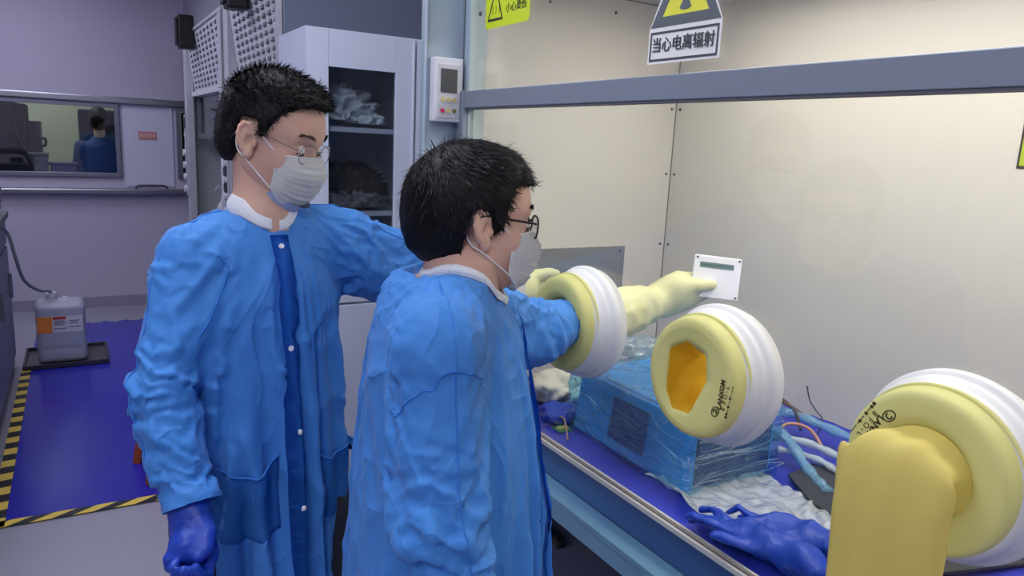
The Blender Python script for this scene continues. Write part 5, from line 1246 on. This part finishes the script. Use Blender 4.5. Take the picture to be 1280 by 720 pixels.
# ---------------- the left port: second person's arm in the yellow glove, holding the device
g1o = empty('glovebox_glove', (.95, 1.32, PZ), 0, 'yellow rubber glove in use, gripping the white meter inside the box', 'glove')
cuff(1.32, g1o, None)
DV = np.array(AT_DEV)
camr = np.array([.861, -.506, .049]); camu = np.array([.057, .191, .980]); view = np.array([.506, .841, -.193])
wr_ = DV-camr*.132-camu*.058+view*.025
bm = bmesh.new(); rings = []
for i in range(12):
    t = i/11; x = .917+.075*t; r = .092+(.066-.092)*min(1, t*1.6)**.7; rings.append([bm.verts.new((x, 1.32+r*(1+.05*math.sin(5*a+t*4)*t)*math.cos(a), PZ+.003+r*(1+.05*math.sin(4*a-t*3)*t)*math.sin(a))) for a in np.linspace(0, 2*PI, 48)[:-1]])
for A_, B_ in zip(rings, rings[1:]):
    for k in range(47): bm.faces.new((A_[k], A_[(k+1) % 47], B_[(k+1) % 47], B_[k]))
bmesh.ops.recalc_face_normals(bm, faces=bm.faces[:]); bm_obj('mouth', bm, yellow_m, g1o, True)
f = Field((.97, 1.05, 1.08), (1.52, 1.56, 1.46), .0042)
st_ = np.array([1.0, 1.325, 1.222]); md = st_*.45+wr_*.55
f.cone(st_, md, .066, .055, .02); f.cone(md, wr_, .055, .036, .02)
hand.z = 1
Xh = unit(camr*.93+camu*.36); Yh = camu
Zc = np.cross(Xh, unit(Yh-Xh*Yh.dot(Xh))); hand.z = 1 if Zc.dot(view) > 0 else -1
TH = [(.012, .012, -.014), (.056, .020, -.044), (.100, .006, -.054), (.134, -.006, -.050)]
hand(f, wr_+view*.012, Xh, Yh, [(.12, .1, .05), (.05, .1, .05), (.0, .1, .05), (-.05, .1, .05)], TH, .92, 1.6, .0, .01)
f.ell(wr_+Xh*.040+camu*.008, (.048, .048, .043), .02)
for sh_ in (0, -.020): o_ = camu*sh_+view*(.004-sh_*.3); f.cone(wr_+camr*.012+camu*.036+o_, wr_+camr*.044+camu*.060+o_, .019, .0145, .010); f.cone(wr_+camr*.044+camu*.060+o_, wr_+camr*.074+camu*.052+o_+view*.010, .0145, .012, .004)
f.cone(wr_+Xh*.0, wr_+Xh*.075+camu*.004, .036, .033, .02)
def dsl(P):
    Q_ = P.copy()
    for i, p in enumerate(P):
        t = max(0, 1-np.linalg.norm(p-wr_)/.04); a = noise.noise(Vector((p[0]*26+p[2]*14, p[1]*10, p[2]*16)))+.5*noise.noise(Vector(p)*45); k = min(1, max(0, np.linalg.norm(p-(wr_+Xh*.05))-.05)/.05); c_ = st_+(wr_-st_)*np.clip((p-st_).dot(wr_-st_)/((wr_-st_)@(wr_-st_)), 0, 1); dd = p-c_; dd /= np.linalg.norm(dd)+1e-9; Q_[i] = p+dd*.007*a*k
    return Q_
field_obj('sleeve', f, mat('glove cream yellow', (226, 224, 172), .5, spec=.4, bump=.12, bscale=60, trans=.15), g1o, None, 2, dsl)
# the device
dd_ = empty('handheld_meter', tuple(DV), 0, 'white square meter with a narrow green display, held up in the yellow glove', 'meter')
rot = math.radians(-7); R_ = unit(camr*math.cos(rot)+camu*math.sin(rot)); U_ = unit(camu*math.cos(rot)-camr*math.sin(rot)); U_ = unit(U_-R_*U_.dot(R_)); N_ = np.cross(R_, U_)
MD = Matrix(((R_[0], U_[0], N_[0], DV[0]), (R_[1], U_[1], N_[1], DV[1]), (R_[2], U_[2], N_[2], DV[2]), (0, 0, 0, 1)))
def dbox(name, a, m, parent, bev=0):
    bm = bmesh.new(); box(bm, *a, bev); bmesh.ops.transform(bm, matrix=MD, verts=bm.verts[:]); return bm_obj(name, bm, m, parent)
Wd, Hd = .0585, .052
dbox('case', (-Wd, Wd, -Hd, Hd, -.007, .004), mat('meter white', (238, 238, 242), .35), dd_, .0025)
dbox('display', (-Wd*.76, Wd*.68, Hd*.42, Hd*.68, .004, .0048), mat('lcd green', (112, 132, 126), .3), dd_)
bm = bmesh.new()
for k in range(22): x = -Wd*.70+k*.0036; z = Hd*.50; bmesh.ops.create_cube(bm, size=1, matrix=Matrix.Translation((x, z+.0025, .0049)) @ Matrix.Diagonal((.0022, .0045 if k % 4 else .002, .0002, 1)))
bmesh.ops.transform(bm, matrix=MD, verts=bm.verts[:]); bm_obj('display_digits', bm, mat('lcd digits', (64, 92, 84), .4), dd_)
for a, b in ((-1, 1), (1, 1), (1, -1), (-1, -1)):
    bm = bmesh.new(); cyl(bm, MD @ Vector((a*(Wd-.0065), b*(Hd-.0065), .0035)), MD @ Vector((a*(Wd-.0065), b*(Hd-.0065), .0056)), .0028, 12); bm_obj('screw', bm, steel_d, dd_)
# ---- the unseen port at the left end: glove worn by the first person
g0 = empty('glovebox_glove', (.95, 1.747, PZ), 0, 'yellow glove in the farthest port, mostly hidden behind the front person', 'glove'); cuff(1.747, g0, None)
f = Field((.96, 1.62, 1.06), (1.30, 1.92, 1.36), .0055)
f.cone((.985, 1.747, PZ), (1.08, 1.75, PZ-.01), .066, .056, .02); hand.z = -1
hand(f, (1.07, 1.75, PZ-.01), (1, .05, -.15), (0, 0, 1), [(.3, .4, .3)]*4, [(.012, .02, -.01), (.042, .044, -.02), (.072, .054, -.03), (.092, .054, -.034)], 1.1, 1.25)
field_obj('sleeve', f, MATS['glove cream yellow'], g0)
# ---- reflection in the back window, built as a figure added behind the glass
P3 = empty('person', (.22, 8.6, 0), 0, 'dark blue figure behind the back window, standing in for a reflection in its glass', 'person')
f = Field((-.15, 8.3, 0), (.6, 8.9, 1.85), .02)
f.fn((-.15, 8.3, .0), (.6, 8.9, 1.5), torso_fn(np.array([.22, 8.6]), np.array([0., 1.]), [(0, 0, .12, .14), (.9, 0, .13, .17), (1.2, 0, .12, .19), (1.4, 0, .1, .17), (1.47, 0, .06, .08)], .0, 1.5), .03)
for sg in (1, -1): f.cone((.22+sg*.17, 8.6, 1.4), (.22+sg*.22, 8.6, 1.12), .06, .05, .03); f.cone((.22+sg*.22, 8.6, 1.12), (.22+sg*.2, 8.72, .92), .05, .04, .03)
field_obj('gown', f, mat('gown dim blue', (44, 66, 132), .7), P3)
f = Field((.05, 8.45, 1.4), (.4, 8.75, 1.85), .01); f.cone((.22, 8.6, 1.44), (.22, 8.6, 1.55), .05, .05, .02); f.ell((.22, 8.6, 1.66), (.075, .09, .11), .02)
field_obj('body', f, skin_m, P3)
f = Field((.1, 8.45, 1.5), (.35, 8.75, 1.85), .01); f.ell((.22, 8.58, 1.675), (.09, .11, .125), .01); field_obj('hair', f, hair_m, P3)

# ---- two blue nitrile gloves lying on the bubble wrap
hand.z = 1
def loose_glove(O, X, label, seed, zb, curls, thumb):
    O = np.array(O); f = Field(O+np.array([-.16, -.22, -.05]), O+np.array([.26, .22, .09]), .0040); X = unit(X); Y = np.cross([0, 0, 1.], X)
    hand(f, O, X, Y, curls, thumb, .95, 1.15, .07, .01)
    f.cone(O-X*.075, O+X*.01, .036, .033, .012); f.cone(O-X*.08+Y*.012, O-X*.01, .03, .03, .012)
    def dg(P):
        Q_ = P.copy()
        for i, p in enumerate(P):
            n = noise.noise(Vector((p[0]*26+seed, p[1]*26, p[2]*10))); r = 1-2*abs(noise.noise(Vector((p[0]*15, p[1]*15, seed))))
            z = (p[2]-O[2])*(.75+.35*n)+.010*r; Q_[i] = (p[0]+.006*noise.noise(Vector(p)*30), p[1]+.006*n, max(zb, O[2]+z))
        return Q_
    return tag(field_obj('nitrile_glove', f, nitrile, None, None, 1, dg), label, 'glove')
flat4 = [(-.1, .2, .3), (.1, .4, .1), (-.1, .1, .4), (.2, .5, .3)]
loose_glove((1.075, .800, ZF+.040), (-.15, .99, 0), 'blue nitrile glove on the bubble wrap, its fingers pointing left', 3.0, ZF+.014, flat4, [(.01, .02, 0), (.04, .045, .0), (.07, .06, .0), (.09, .065, .0)])
loose_glove((1.165, .770, ZF+.046), (-.25, .97, 0), 'second blue nitrile glove lying half over the first, farther from the sill', 9.0, ZF+.018, [(.1, .5, .3), (-.1, .2, .5), (.1, .5, .2), (.0, .3, .5)], [(.01, .02, 0), (.04, .045, .0), (.065, .065, .0), (.08, .075, .0)])
